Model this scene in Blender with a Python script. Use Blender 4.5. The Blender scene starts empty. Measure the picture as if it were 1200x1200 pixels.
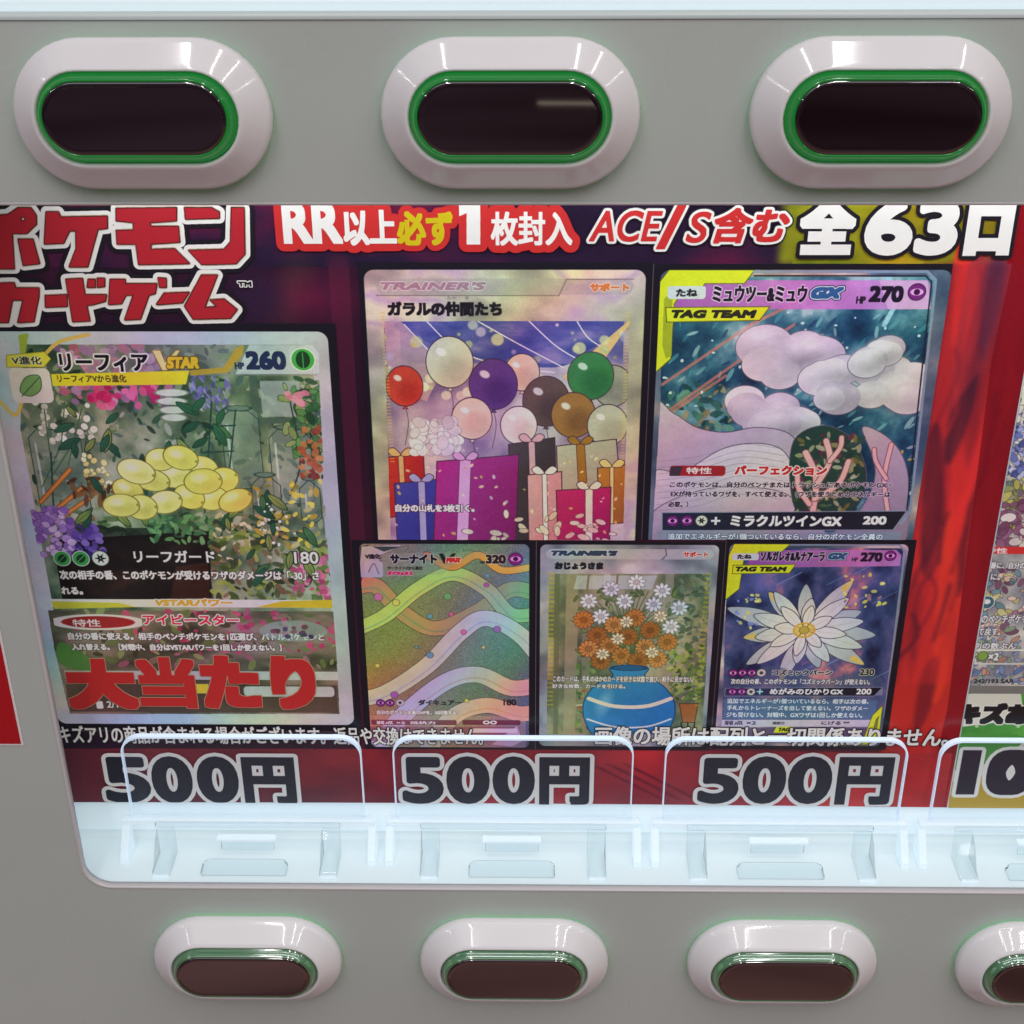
import bpy, bmesh, math, random
import numpy as np
from mathutils import Matrix, Vector

# ------------------------------------------------------------------ camera
scene = bpy.context.scene
cam_data = bpy.data.cameras.new("camera")
cam = bpy.data.objects.new("camera", cam_data)
scene.collection.objects.link(cam)
cam_data.sensor_width = 36
cam_data.lens = 36 * 1637.5 / 1200
cam_data.clip_start = 0.01
cam_data.clip_end = 60
_r = Vector((0.99989781, 0.01371751, -0.00402497))
_u = Vector((-0.00278095, 0.46281041, 0.88645293))
_f = Vector((-0.01402273, 0.88635115, -0.46280126))
_m = Matrix((_r, _u, -_f)).transposed().to_4x4()
_m.translation = (0.00607, -0.38942, 0.07964)
cam.matrix_world = _m
scene.camera = cam

# ------------------------------------------------------------------ world: a dim game hall, brown floor below, dark at eye level, pale ceiling
world = bpy.data.worlds.new("World")
scene.world = world
world.use_nodes = True
wn, wl = world.node_tree.nodes, world.node_tree.links
bg = wn["Background"]
tc = wn.new("ShaderNodeTexCoord")
sep = wn.new("ShaderNodeSeparateXYZ")
wl.new(tc.outputs["Generated"], sep.inputs[0])
ramp = wn.new("ShaderNodeValToRGB")
mr = wn.new("ShaderNodeMapRange")
mr.inputs["From Min"].default_value = -1
wl.new(sep.outputs["Z"], mr.inputs["Value"])
wl.new(mr.outputs[0], ramp.inputs[0])
els = ramp.color_ramp.elements
els[0].position = 0.0
els[0].color = (0.44, 0.25, 0.21, 1)
els[1].position = 1.0
els[1].color = (0.62, 0.66, 0.63, 1)
for p, c in ((0.24, (0.42, 0.22, 0.185, 1)), (0.33, (0.20, 0.14, 0.15, 1)), (0.42, (0.06, 0.045, 0.06, 1)), (0.56, (0.10, 0.095, 0.11, 1)), (0.75, (0.45, 0.46, 0.45, 1))):
    e = els.new(p)
    e.color = c
nz = wn.new("ShaderNodeTexNoise")
nz.inputs["Scale"].default_value = 3.2
mpw = wn.new("ShaderNodeMapping")
mpw.inputs["Scale"].default_value = (0.6, 1.0, 9.0)
wl.new(tc.outputs["Generated"], mpw.inputs[0])
wl.new(mpw.outputs[0], nz.inputs["Vector"])
mr2 = wn.new("ShaderNodeMapRange")
mr2.inputs["From Min"].default_value = 0.3
mr2.inputs["From Max"].default_value = 0.7
mr2.inputs["To Min"].default_value = 0.25
mr2.inputs["To Max"].default_value = 1.75
wl.new(nz.outputs[0], mr2.inputs["Value"])
mxw = wn.new("ShaderNodeVectorMath")
mxw.operation = "SCALE"
wl.new(ramp.outputs[0], mxw.inputs[0])
wl.new(mr2.outputs[0], mxw.inputs["Scale"])
tint = wn.new("ShaderNodeMix")
tint.data_type = "RGBA"
tint.inputs[6].default_value = (0.92, 0.94, 1.16, 1)
tint.inputs[7].default_value = (1.12, 0.97, 0.93, 1)
mr3 = wn.new("ShaderNodeMapRange")
mr3.inputs["From Min"].default_value = -0.8
mr3.inputs["From Max"].default_value = 0.8
wl.new(sep.outputs["X"], mr3.inputs["Value"])
wl.new(mr3.outputs[0], tint.inputs[0])
mlt = wn.new("ShaderNodeVectorMath")
mlt.operation = "MULTIPLY"
wl.new(mxw.outputs[0], mlt.inputs[0])
wl.new(tint.outputs[2], mlt.inputs[1])
wl.new(mlt.outputs[0], bg.inputs["Color"])
bg.inputs["Strength"].default_value = 0.62


def area(name, loc, target, sx, sy, power, col):
    l = bpy.data.lights.new(name, "AREA")
    l.shape = "RECTANGLE"
    l.size, l.size_y = sx, sy
    l.energy = power
    l.color = col
    o = bpy.data.objects.new(name, l)
    scene.collection.objects.link(o)
    o.location = loc
    d = Vector(target) - Vector(loc)
    o.rotation_euler = d.to_track_quat("-Z", "Y").to_euler()
    return o


# ceiling tubes of the hall, running towards the machine
for i, x in enumerate((-1.9, -0.27, 0.26, 0.76, 1.9)):
    o = area("ceiling_tube_light", (x, -1.25, 1.0), (x, -1.25, 0), 0.03, 2.0, 7, (1.0, 0.97, 0.95))
area("hall_fill_light", (-0.3, -2.3, 1.9), (0, 0, -0.1), 3.0, 1.4, 13, (0.96, 0.98, 0.97))  # broad fill added to lighten the machine front evenly, not a fixture
# small lamps far off in the hall
for i, (x, y, z) in enumerate(((-1.1, -3.2, -0.45), (-0.45, -3.6, -0.25), (0.62, -3.4, -0.22), (1.2, -3.1, -0.3), (0.15, -3.8, -0.75))):
    area("distant_lamp", (x, y, z), (0, 0, -0.1), 0.26, 0.008, 0.008, (1.0, 0.86, 0.66))
# fill light added inside the window top, hidden behind the front sheet
area("window_fill_light", (0.07, 0.0062, -0.0165), (0.07, 0.017, -0.2), 0.42, 0.006, 0.125, (0.93, 0.98, 1.0))

scene.view_settings.view_transform = "Standard"
scene.view_settings.look = "None"
scene.view_settings.exposure = 0
scene.view_settings.gamma = 1
scene.cycles.use_denoising = True
scene.cycles.max_bounces = 20
scene.cycles.transmission_bounces = 18
scene.cycles.transparent_max_bounces = 12
scene.cycles.sample_clamp_indirect = 4


# ------------------------------------------------------------------ helpers
def tag(o, label=None, cat=None, group=None, kind=None):
    for k, v in (("label", label), ("category", cat), ("group", group), ("kind", kind)):
        if v:
            o[k] = v
    return o


def link(o, parent=None):
    scene.collection.objects.link(o)
    if parent is not None:
        o.parent = parent
    return o


def empty(name, loc):
    o = bpy.data.objects.new(name, None)
    o.empty_display_size = 0.02
    o.location = loc
    return link(o)


def mesh(name, verts, faces, mats, parent=None, smooth=False, fmat=None, off=(0, 0, 0)):
    me = bpy.data.meshes.new(name)
    me.from_pydata([tuple(Vector(v) - Vector(off)) for v in verts], [], faces)
    for m in (mats if isinstance(mats, (list, tuple)) else [mats]):
        me.materials.append(m)
    if fmat is not None:
        me.polygons.foreach_set("material_index", fmat)
    if smooth:
        me.polygons.foreach_set("use_smooth", [True] * len(me.polygons))
    me.update()
    return link(bpy.data.objects.new(name, me), parent)


def recalc(o):
    bm = bmesh.new()
    bm.from_mesh(o.data)
    bmesh.ops.recalc_face_normals(bm, faces=bm.faces)
    bm.to_mesh(o.data)
    bm.free()
    return o


def bevel(o, w, seg=2, ang=40):
    b = o.modifiers.new("bevel", "BEVEL")
    b.width = w
    b.segments = seg
    b.limit_method = "ANGLE"
    b.angle_limit = math.radians(ang)
    return o


def mat(name, col, rough=0.5, spec=0.5, ior=1.5, metal=0, trans=0, emit=None, es=0, coat=0):
    m = bpy.data.materials.new(name)
    m.use_nodes = True
    b = m.node_tree.nodes["Principled BSDF"]
    b.inputs["Base Color"].default_value = (*col, 1)
    b.inputs["Roughness"].default_value = rough
    b.inputs["Specular IOR Level"].default_value = spec
    b.inputs["IOR"].default_value = ior
    b.inputs["Metallic"].default_value = metal
    b.inputs["Transmission Weight"].default_value = trans
    b.inputs["Coat Weight"].default_value = coat
    if emit:
        b.inputs["Emission Color"].default_value = (*emit, 1)
        b.inputs["Emission Strength"].default_value = es
    return m


def mottle(m, amount, scale, bump=0.0, bscale=900.0):
    """slight uneven tone and micro texture of a moulded or painted surface"""
    nt = m.node_tree
    b = nt.nodes["Principled BSDF"]
    c = tuple(b.inputs["Base Color"].default_value)
    tcn = nt.nodes.new("ShaderNodeTexCoord")
    n = nt.nodes.new("ShaderNodeTexNoise")
    n.inputs["Scale"].default_value = scale
    n.inputs["Detail"].default_value = 6
    nt.links.new(tcn.outputs["Object"], n.inputs["Vector"])
    r = nt.nodes.new("ShaderNodeMapRange")
    r.inputs["From Min"].default_value = 0.3
    r.inputs["From Max"].default_value = 0.7
    r.inputs["To Min"].default_value = 1 - amount
    r.inputs["To Max"].default_value = 1 + amount
    nt.links.new(n.outputs[0], r.inputs["Value"])
    v = nt.nodes.new("ShaderNodeVectorMath")
    v.operation = "SCALE"
    v.inputs[0].default_value = c[:3]
    nt.links.new(r.outputs[0], v.inputs["Scale"])
    nt.links.new(v.outputs[0], b.inputs["Base Color"])
    if bump:
        n2 = nt.nodes.new("ShaderNodeTexNoise")
        n2.inputs["Scale"].default_value = bscale
        n2.inputs["Detail"].default_value = 4
        nt.links.new(tcn.outputs["Object"], n2.inputs["Vector"])
        bp = nt.nodes.new("ShaderNodeBump")
        bp.inputs["Strength"].default_value = bump
        bp.inputs["Distance"].default_value = 0.0002
        nt.links.new(n2.outputs[0], bp.inputs["Height"])
        nt.links.new(bp.outputs[0], b.inputs["Normal"])
    return m


M_panel = mottle(mat("grey_panel", (0.44, 0.474, 0.452), 0.32, 0.4), 0.05, 9, 0.08, 260)
def wear(m):
    """sparse dark specks and dull smears on the painted sheet"""
    nt = m.node_tree
    b = nt.nodes["Principled BSDF"]
    tcn = nt.nodes.new("ShaderNodeTexCoord")
    v = nt.nodes.new("ShaderNodeTexVoronoi")
    v.inputs["Scale"].default_value = 17
    nt.links.new(tcn.outputs["Object"], v.inputs["Vector"])
    lt = nt.nodes.new("ShaderNodeMapRange")
    lt.inputs["From Min"].default_value = 0.006
    lt.inputs["From Max"].default_value = 0.012
    lt.inputs["To Min"].default_value = 0.45
    nt.links.new(v.outputs["Distance"], lt.inputs["Value"])
    src = b.inputs["Base Color"].links[0].from_socket
    mu = nt.nodes.new("ShaderNodeVectorMath")
    mu.operation = "SCALE"
    nt.links.new(src, mu.inputs[0])
    nt.links.new(lt.outputs[0], mu.inputs["Scale"])
    nt.links.new(mu.outputs[0], b.inputs["Base Color"])
    n = nt.nodes.new("ShaderNodeTexNoise")
    n.inputs["Scale"].default_value = 16
    n.inputs["Detail"].default_value = 8
    n.inputs["Distortion"].default_value = 1.2
    nt.links.new(tcn.outputs["Object"], n.inputs["Vector"])
    r = nt.nodes.new("ShaderNodeMapRange")
    r.inputs["From Min"].default_value = 0.35
    r.inputs["From Max"].default_value = 0.65
    r.inputs["To Min"].default_value = 0.22
    r.inputs["To Max"].default_value = 0.48
    nt.links.new(n.outputs[0], r.inputs["Value"])
    nt.links.new(r.outputs[0], b.inputs["Roughness"])


wear(M_panel)
M_trim = mat("pale_rim", (0.50, 0.47, 0.48), 0.4)
M_trim_top = mat("cool_pale_rim", (0.50, 0.56, 0.56), 0.35)
M_white = mottle(mat("white_plastic", (0.71, 0.685, 0.70), 0.09, 0.5), 0.02, 40)
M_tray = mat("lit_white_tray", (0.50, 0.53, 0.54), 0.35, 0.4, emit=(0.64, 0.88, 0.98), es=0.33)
M_tray_back = mat("glowing_tray_back", (0.74, 0.80, 0.83), 0.4, 0.4, emit=(0.70, 0.9, 1.0), es=0.26)  # faint glow added to brighten the board and poster foot, no lamp behind
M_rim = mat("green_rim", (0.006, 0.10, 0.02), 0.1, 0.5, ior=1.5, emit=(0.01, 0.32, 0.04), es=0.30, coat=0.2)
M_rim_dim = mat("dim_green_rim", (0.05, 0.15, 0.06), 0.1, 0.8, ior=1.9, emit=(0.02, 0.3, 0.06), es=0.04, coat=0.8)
M_dark = mat("smoked_window", (0.010, 0.0032, 0.0042), 0.03, 0.5, ior=2.3)
M_glow = mat("green_light", (0.02, 0.25, 0.06), 0.4, emit=(0.05, 0.75, 0.2), es=5.0)
M_frost = None
M_edge = mat("edge_lit_acrylic", (0.72, 0.80, 0.90), 0.3, 0.5, emit=(0.50, 0.74, 1.0), es=0.36)


def clear(name, tint, gloss):
    """thin clear acrylic: passes light straight through, with a faint sheen"""
    m = bpy.data.materials.new(name)
    m.use_nodes = True
    nt = m.node_tree
    nt.nodes.remove(nt.nodes["Principled BSDF"])
    t = nt.nodes.new("ShaderNodeBsdfTransparent")
    t.inputs[0].default_value = (*tint, 1)
    g = nt.nodes.new("ShaderNodeBsdfGlossy")
    g.inputs["Roughness"].default_value = 0.03
    f = nt.nodes.new("ShaderNodeFresnel")
    f.inputs["IOR"].default_value = gloss
    x = nt.nodes.new("ShaderNodeMixShader")
    nt.links.new(f.outputs[0], x.inputs[0])
    nt.links.new(t.outputs[0], x.inputs[1])
    nt.links.new(g.outputs[0], x.inputs[2])
    nt.links.new(x.outputs[0], nt.nodes["Material Output"].inputs[0])
    return m


def frosted(name, col, see, es):
    """cloudy acrylic: part of the light passes, the rest glows white"""
    m = mat(name, col, 0.35, 0.4, emit=(0.75, 0.92, 1.0), es=es)
    nt = m.node_tree
    t = nt.nodes.new("ShaderNodeBsdfTransparent")
    t.inputs[0].default_value = (0.97, 0.985, 1.0, 1)
    x = nt.nodes.new("ShaderNodeMixShader")
    x.inputs[0].default_value = see
    nt.links.new(nt.nodes["Principled BSDF"].outputs[0], x.inputs[1])
    nt.links.new(t.outputs[0], x.inputs[2])
    nt.links.new(x.outputs[0], nt.nodes["Material Output"].inputs[0])
    return m


M_clear = frosted("hazy_clear_acrylic", (0.9, 0.93, 0.96), 0.99, 0.0)
M_frost = frosted("frosted_acrylic", (0.82, 0.88, 0.92), 0.55, 0.22)
M_clear_thick = clear("thick_clear_acrylic", (0.96, 0.978, 0.984), 1.16)
M_red = mat("red_sticker", (0.42, 0.006, 0.012), 0.35, 0.4)
M_paper = mat("white_paper", (0.75, 0.72, 0.72), 0.5)
M_ink_white = mat("white_ink", (0.85, 0.82, 0.79), 0.42, 0.35)
M_ink_red = mat("red_ink", (0.60, 0.03, 0.03), 0.42, 0.35)
M_ink_crimson = mat("crimson_ink", (0.46, 0.02, 0.032), 0.42, 0.35)
M_ink_yellow = mat("yellow_ink", (0.62, 0.49, 0.01), 0.42, 0.35)
M_ink_black = mat("black_ink", (0.012, 0.010, 0.016), 0.42, 0.35)
M_ink_navy = mat("navy_ink", (0.018, 0.018, 0.032), 0.42, 0.35)
M_ink_cream = mat("cream_edge", (0.55, 0.36, 0.24), 0.42, 0.35)

# ------------------------------------------------------------------ print shop: lettering masks and painted sheets (mm, x from the left, y down)
GAIN = 0.70
PPM = 7.0
_glyphs = {}
_fc = bpy.data.curves.new("type", "FONT")
_fo = bpy.data.objects.new("type", _fc)
scene.collection.objects.link(_fo)


def glyph_tris(s):
    if s not in _glyphs:
        _fc.body = s
        _fc.resolution_u = 5
        me = bpy.data.meshes.new_from_object(_fo)
        me.calc_loop_triangles()
        n = len(me.vertices)
        co = np.empty(n * 3, np.float32)
        me.vertices.foreach_get("co", co)
        t = np.empty(len(me.loop_triangles) * 3, np.int32)
        me.loop_triangles.foreach_get("vertices", t)
        _glyphs[s] = co.reshape(-1, 3)[:, :2][t.reshape(-1, 3)]
        bpy.data.meshes.remove(me)
    return _glyphs[s]


def fill_tris(t, h, w):
    m = np.zeros((h, w), bool)
    for (x0, y0), (x1, y1), (x2, y2) in t.tolist():
        ax, bx = max(int(min(x0, x1, x2)), 0), min(int(max(x0, x1, x2)) + 2, w)
        ay, by = max(int(min(y0, y1, y2)), 0), min(int(max(y0, y1, y2)) + 2, h)
        if ax >= bx or ay >= by:
            continue
        d = (x1 - x0) * (y2 - y0) - (x2 - x0) * (y1 - y0)
        if abs(d) < 1e-9:
            continue
        X = np.arange(ax, bx) + 0.5
        Yv = (np.arange(ay, by) + 0.5)[:, None]
        a = ((x1 - X) * (y2 - Yv) - (x2 - X) * (y1 - Yv)) / d
        b = ((x2 - X) * (y0 - Yv) - (x0 - X) * (y2 - Yv)) / d
        m[ay:by, ax:bx] |= (a >= -1e-4) & (b >= -1e-4) & (a + b <= 1.0001)
    return m


def dilate(m, r, square=False):
    """grow a mask by r pixels"""
    if r < 0.5:
        return m
    R = int(round(r))
    h, w = m.shape
    out = np.zeros_like(m)
    cs = np.zeros((h, w + 1), np.int32)
    np.cumsum(m, axis=1, out=cs[:, 1:])
    for dy in range(-R, R + 1):
        k = R if square else int(math.sqrt(max(r * r - dy * dy, 0)))
        lo = np.clip(np.arange(w) - k, 0, w)
        hi = np.clip(np.arange(w) + k + 1, 0, w)
        row = (cs[:, hi] - cs[:, lo]) > 0
        if dy >= 0:
            out[dy:] |= row[: h - dy]
        else:
            out[:dy] |= row[-dy:]
    return out


def text_mask(s, box, bold=0.0, shear=0.0, ppm=14.0, pad=2.0, square=True):
    """mask of the words stretched into the box; returns mask and the mm position of its corner"""
    x0, y0, x1, y1 = box
    t = glyph_tris(s).copy()
    t[:, :, 0] += shear * t[:, :, 1]
    lo = t.reshape(-1, 2).min(0)
    hi = t.reshape(-1, 2).max(0)
    iw, ih = max(x1 - x0 - 2 * bold, 0.2), max(y1 - y0 - 2 * bold, 0.2)
    px = (t[:, :, 0] - lo[0]) / max(hi[0] - lo[0], 1e-6) * iw + bold + pad
    py = (hi[1] - t[:, :, 1]) / max(hi[1] - lo[1], 1e-6) * ih + bold + pad
    w, h = int((x1 - x0 + 2 * pad) * ppm) + 1, int((y1 - y0 + 2 * pad) * ppm) + 1
    m = fill_tris(np.stack([px * ppm, py * ppm], -1), h, w)
    return dilate(m, bold * ppm, square), x0 - pad, y0 - pad


def poly_mask(pts, ppm, x0, y0, w, h):
    X = (np.arange(w) + 0.5) / ppm + x0
    Yv = ((np.arange(h) + 0.5) / ppm + y0)[:, None]
    ins = np.zeros((h, w), bool)
    for (ax, ay), (bx, by) in zip(pts, pts[1:] + pts[:1]):
        if ay == by:
            continue
        rows = ((ay > Yv) != (by > Yv))
        ins ^= rows & (X < (bx - ax) * (Yv - ay) / (by - ay) + ax)
    return ins


def smooth_loop(pts, n=6, closed=True):
    out = []
    N = len(pts)
    rng = range(N) if closed else range(N - 1)
    for i in rng:
        g = (lambda j: pts[j % N]) if closed else (lambda j: pts[min(max(j, 0), N - 1)])
        p0, p1, p2, p3 = (np.array(g(i + k), float) for k in (-1, 0, 1, 2))
        for k in range(n):
            t = k / n
            out.append(tuple(0.5 * (2 * p1 + (p2 - p0) * t + (2 * p0 - 5 * p1 + 4 * p2 - p3) * t * t + (3 * p1 - p0 - 3 * p2 + p3) * t ** 3)))
    if not closed:
        out.append(tuple(pts[-1]))
    return out


def rnd_grid(rs, h, w, gy, gx):
    g = rs.random((gy + 2, gx + 2)).astype(np.float32)
    y = np.linspace(0, gy, h, dtype=np.float32)
    x = np.linspace(0, gx, w, dtype=np.float32)
    iy, ix = y.astype(int), x.astype(int)
    fy, fx = (y - iy)[:, None], (x - ix)[None]
    fy, fx = fy * fy * (3 - 2 * fy), fx * fx * (3 - 2 * fx)
    a = g[iy][:, ix] * (1 - fx) + g[iy][:, ix + 1] * fx
    b = g[iy + 1][:, ix] * (1 - fx) + g[iy + 1][:, ix + 1] * fx
    return a * (1 - fy) + b * fy


def fbm(seed, h, w, gy, gx, octs=4):
    rs = np.random.RandomState(seed)
    o, amp, tot = 0, 1.0, 0
    for k in range(octs):
        o = o + amp * rnd_grid(rs, h, w, max(1, int(gy * 2 ** k)), max(1, int(gx * 2 ** k)))
        tot += amp
        amp *= 0.55
    return o / tot


def C(c):
    return np.array(c, np.float32) / 255.0


class Sheet:
    """a printed sheet that is painted in mm and becomes the image of its own paper"""

    def __init__(s, box, col, ppm=PPM):
        s.x0, s.y0, s.x1, s.y1 = box
        s.p = ppm
        s.w, s.h = int((s.x1 - s.x0) * ppm), int((s.y1 - s.y0) * ppm)
        s.a = np.empty((s.h, s.w, 3), np.float32)
        s.a[:] = C(col)
        s.clipm = None

    def win(s, x0, y0, x1, y1):
        return (max(int((x0 - s.x0) * s.p) - 1, 0), max(int((y0 - s.y0) * s.p) - 1, 0),
                min(int((x1 - s.x0) * s.p) + 2, s.w), min(int((y1 - s.y0) * s.p) + 2, s.h))

    def put(s, x, y, al, col):
        h, w = al.shape[:2]
        v = s.a[y:y + h, x:x + w]
        if s.clipm is not None:
            al = al * s.clipm[y:y + h, x:x + w]
        c = C(col) if not isinstance(col, np.ndarray) else col
        v += (c - v) * al[..., None]

    def clip(s, pts=None):
        s.clipm = None if pts is None else poly_mask(pts, s.p, s.x0, s.y0, s.w, s.h).astype(np.float32)

    def poly(s, pts, col, al=1.0, sm=False, ink=None, iw=0.25, shade=None):
        if sm:
            pts = smooth_loop(pts)
        xs, ys = [p[0] for p in pts], [p[1] for p in pts]
        X0, Y0, X1, Y1 = s.win(min(xs), min(ys), max(xs), max(ys))
        if X0 >= X1 or Y0 >= Y1:
            return
        w, h = X1 - X0, Y1 - Y0
        m = poly_mask(pts, s.p * 2, s.x0 + X0 / s.p, s.y0 + Y0 / s.p, w * 2, h * 2)
        m = m.reshape(h, 2, w, 2).mean((1, 3)).astype(np.float32)
        if shade is not None:                      # (second colour, x direction, y direction): two-tone print
            c2, dx, dy = shade
            gx = np.linspace(0, 1, w)[None] if dx >= 0 else np.linspace(1, 0, w)[None]
            gy = np.linspace(0, 1, h)[:, None] if dy >= 0 else np.linspace(1, 0, h)[:, None]
            t = (gx * abs(dx) + gy * abs(dy)) / max(abs(dx) + abs(dy), 1e-6)
            col = (C(col) * (1 - t[..., None]) + C(c2) * t[..., None]).astype(np.float32)
        s.put(X0, Y0, m * al, col)
        if ink is not None:
            s.line(list(pts) + [pts[0]], iw, ink)

    def rect(s, box, col, al=1.0, r=0.0):
        x0, y0, x1, y1 = box
        X0, Y0, X1, Y1 = s.win(*box)
        if X0 >= X1 or Y0 >= Y1:
            return
        X = (np.arange(X0, X1) + 0.5) / s.p + s.x0
        Yv = ((np.arange(Y0, Y1) + 0.5) / s.p + s.y0)[:, None]
        qx = np.abs(X - (x0 + x1) / 2) - (x1 - x0) / 2 + r
        qy = np.abs(Yv - (y0 + y1) / 2) - (y1 - y0) / 2 + r
        d = np.hypot(np.maximum(qx, 0), np.maximum(qy, 0)) + np.minimum(np.maximum(qx, qy), 0) - r
        s.put(X0, Y0, (np.clip(0.5 - d * s.p, 0, 1) * al).astype(np.float32), col)

    def grad(s, box, stops, vert=True, al=1.0):
        X0, Y0, X1, Y1 = s.win(*box)
        if X0 >= X1 or Y0 >= Y1:
            return
        n = (Y1 - Y0) if vert else (X1 - X0)
        t = np.linspace(0, 1, n)
        c = np.stack([np.interp(t, [q[0] for q in stops], [q[1][k] / 255 for q in stops]) for k in range(3)], -1).astype(np.float32)
        c = np.broadcast_to(c[:, None] if vert else c[None], (Y1 - Y0, X1 - X0, 3))
        s.put(X0, Y0, np.full((Y1 - Y0, X1 - X0), al, np.float32), c)

    def ell(s, cx, cy, rx, ry, col, al=1.0, rot=0.0, soft=0.0, ink=None, iw=0.2):
        R = max(rx, ry) + soft + 0.3
        X0, Y0, X1, Y1 = s.win(cx - R, cy - R, cx + R, cy + R)
        if X0 >= X1 or Y0 >= Y1:
            return
        X = (np.arange(X0, X1) + 0.5) / s.p + s.x0 - cx
        Yv = ((np.arange(Y0, Y1) + 0.5) / s.p + s.y0 - cy)[:, None]
        c, n = math.cos(rot), math.sin(rot)
        a, b = X * c + Yv * n, -X * n + Yv * c
        d = (np.sqrt((a / rx) ** 2 + (b / ry) ** 2) - 1) * min(rx, ry)
        m = np.clip(0.5 - d * s.p, 0, 1) if soft <= 0 else np.clip(0.5 - d / (2 * soft), 0, 1)
        s.put(X0, Y0, (m * al).astype(np.float32), col)
        if ink is not None:
            s.put(X0, Y0, np.clip(0.5 + (iw / 2 - np.abs(d)) * s.p, 0, 1).astype(np.float32), ink)

    def line(s, pts, wd, col, al=1.0, sm=False):
        if sm:
            pts = smooth_loop(pts, 6, False)
        for (ax, ay), (bx, by) in zip(pts, pts[1:]):
            r = wd / 2 + 0.2
            X0, Y0, X1, Y1 = s.win(min(ax, bx) - r, min(ay, by) - r, max(ax, bx) + r, max(ay, by) + r)
            if X0 >= X1 or Y0 >= Y1:
                continue
            X = (np.arange(X0, X1) + 0.5) / s.p + s.x0 - ax
            Yv = ((np.arange(Y0, Y1) + 0.5) / s.p + s.y0 - ay)[:, None]
            dx, dy = bx - ax, by - ay
            t = np.clip((X * dx + Yv * dy) / max(dx * dx + dy * dy, 1e-9), 0, 1)
            d = np.hypot(X - t * dx, Yv - t * dy) - wd / 2
            s.put(X0, Y0, (np.clip(0.5 - d * s.p, 0, 1) * al).astype(np.float32), col)

    def clouds(s, box, seed, gy, gx, stops, al=1.0, octs=4, thr=None):
        """blotchy print ground: noise run through colour stops"""
        X0, Y0, X1, Y1 = s.win(*box)
        if X0 >= X1 or Y0 >= Y1:
            return
        n = fbm(seed, Y1 - Y0, X1 - X0, gy, gx, octs)
        n = np.clip((n - 0.22) / 0.56, 0, 1)
        c = np.stack([np.interp(n, [q[0] for q in stops], [q[1][k] / 255 for q in stops]) for k in range(3)], -1).astype(np.float32)
        a = np.full(n.shape, al, np.float32) if thr is None else (np.clip((n - thr) * 6, 0, 1) * al).astype(np.float32)
        s.put(X0, Y0, a, c)

    def speckle(s, box, seed, amt, grain=2):
        X0, Y0, X1, Y1 = s.win(*box)
        rs = np.random.RandomState(seed)
        h, w = Y1 - Y0, X1 - X0
        n = rs.standard_normal(((h + grain - 1) // grain, (w + grain - 1) // grain)).astype(np.float32)
        n = np.kron(n, np.ones((grain, grain), np.float32))[:h, :w]
        if s.clipm is not None:
            n = n * s.clipm[Y0:Y1, X0:X1]
        s.a[Y0:Y1, X0:X1] += n[..., None] * amt

    def blur(s, box, r):
        X0, Y0, X1, Y1 = s.win(*box)
        v = s.a[Y0:Y1, X0:X1]
        k = max(1, int(r * s.p))
        for _ in range(2):
            for ax in (0, 1):
                pad = [(0, 0)] * 3
                pad[ax] = (k + 1, k)
                c = np.cumsum(np.pad(v, pad, mode="edge"), axis=ax, dtype=np.float64)
                n = v.shape[ax]
                hi, lo = np.take(c, range(2 * k + 1, n + 2 * k + 1), ax), np.take(c, range(0, n), ax)
                v = ((hi - lo) / (2 * k + 1)).astype(np.float32)
        s.a[Y0:Y1, X0:X1] = v

    def foil(s, seed, amt, n=5):
        """soft diagonal colour bands of a print made from a foil card"""
        rs = random.Random(seed)
        X = np.linspace(0, 1, s.w, dtype=np.float32)[None]
        Yv = np.linspace(0, s.h / s.w, s.h, dtype=np.float32)[:, None]
        t = (X * 0.8 + Yv * 0.6) * n + rs.random() * 6
        t = t + fbm(seed, s.h, s.w, 4, 3, 3) * 1.6
        m = np.stack([np.sin(t * 2.1 + p) for p in (0, 2.1, 4.2)], -1).astype(np.float32)
        k = amt if s.clipm is None else amt * s.clipm[..., None]
        s.a += s.a * m * k
        s.a += (1 - s.a) * np.clip(np.sin(t * 1.3), 0, 1)[..., None] ** 3 * k * 0.7

    def wash(s, box, seed, amt, g=9):
        """uneven ink and brush texture over a picture"""
        X0, Y0, X1, Y1 = s.win(*box)
        h, w = Y1 - Y0, X1 - X0
        for k in range(3):
            n = fbm(seed + k, h, w, g * 2, g, 4) - 0.5
            s.a[Y0:Y1, X0:X1, k] *= 1 + n * amt * 0.25
        n = fbm(seed + 5, h, w, g * 3, g * 2, 5) - 0.5
        s.a[Y0:Y1, X0:X1] *= 1 + n[..., None] * amt * .7
        n = fbm(seed + 9, h, w, g * 7, g * 5, 3) - 0.5
        s.a[Y0:Y1, X0:X1] *= 1 + n[..., None] * amt * .8

    def dabs(s, seed, n, box, cols, size, asp=2.2, ang=None, al=0.9, jit=14, ink=None):
        """leaf and petal strokes"""
        rs = random.Random(seed)
        for _ in range(n):
            x, y = rs.uniform(box[0], box[2]), rs.uniform(box[1], box[3])
            c = rs.choice(cols)
            j = rs.uniform(-jit, jit)
            r = rs.uniform(*size)
            a = rs.uniform(0, math.pi) if ang is None else rs.gauss(ang, 0.35)
            s.ell(x, y, r, r / asp, tuple(min(255, max(0, v + j)) for v in c), al, a, ink=ink, iw=0.12)

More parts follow.
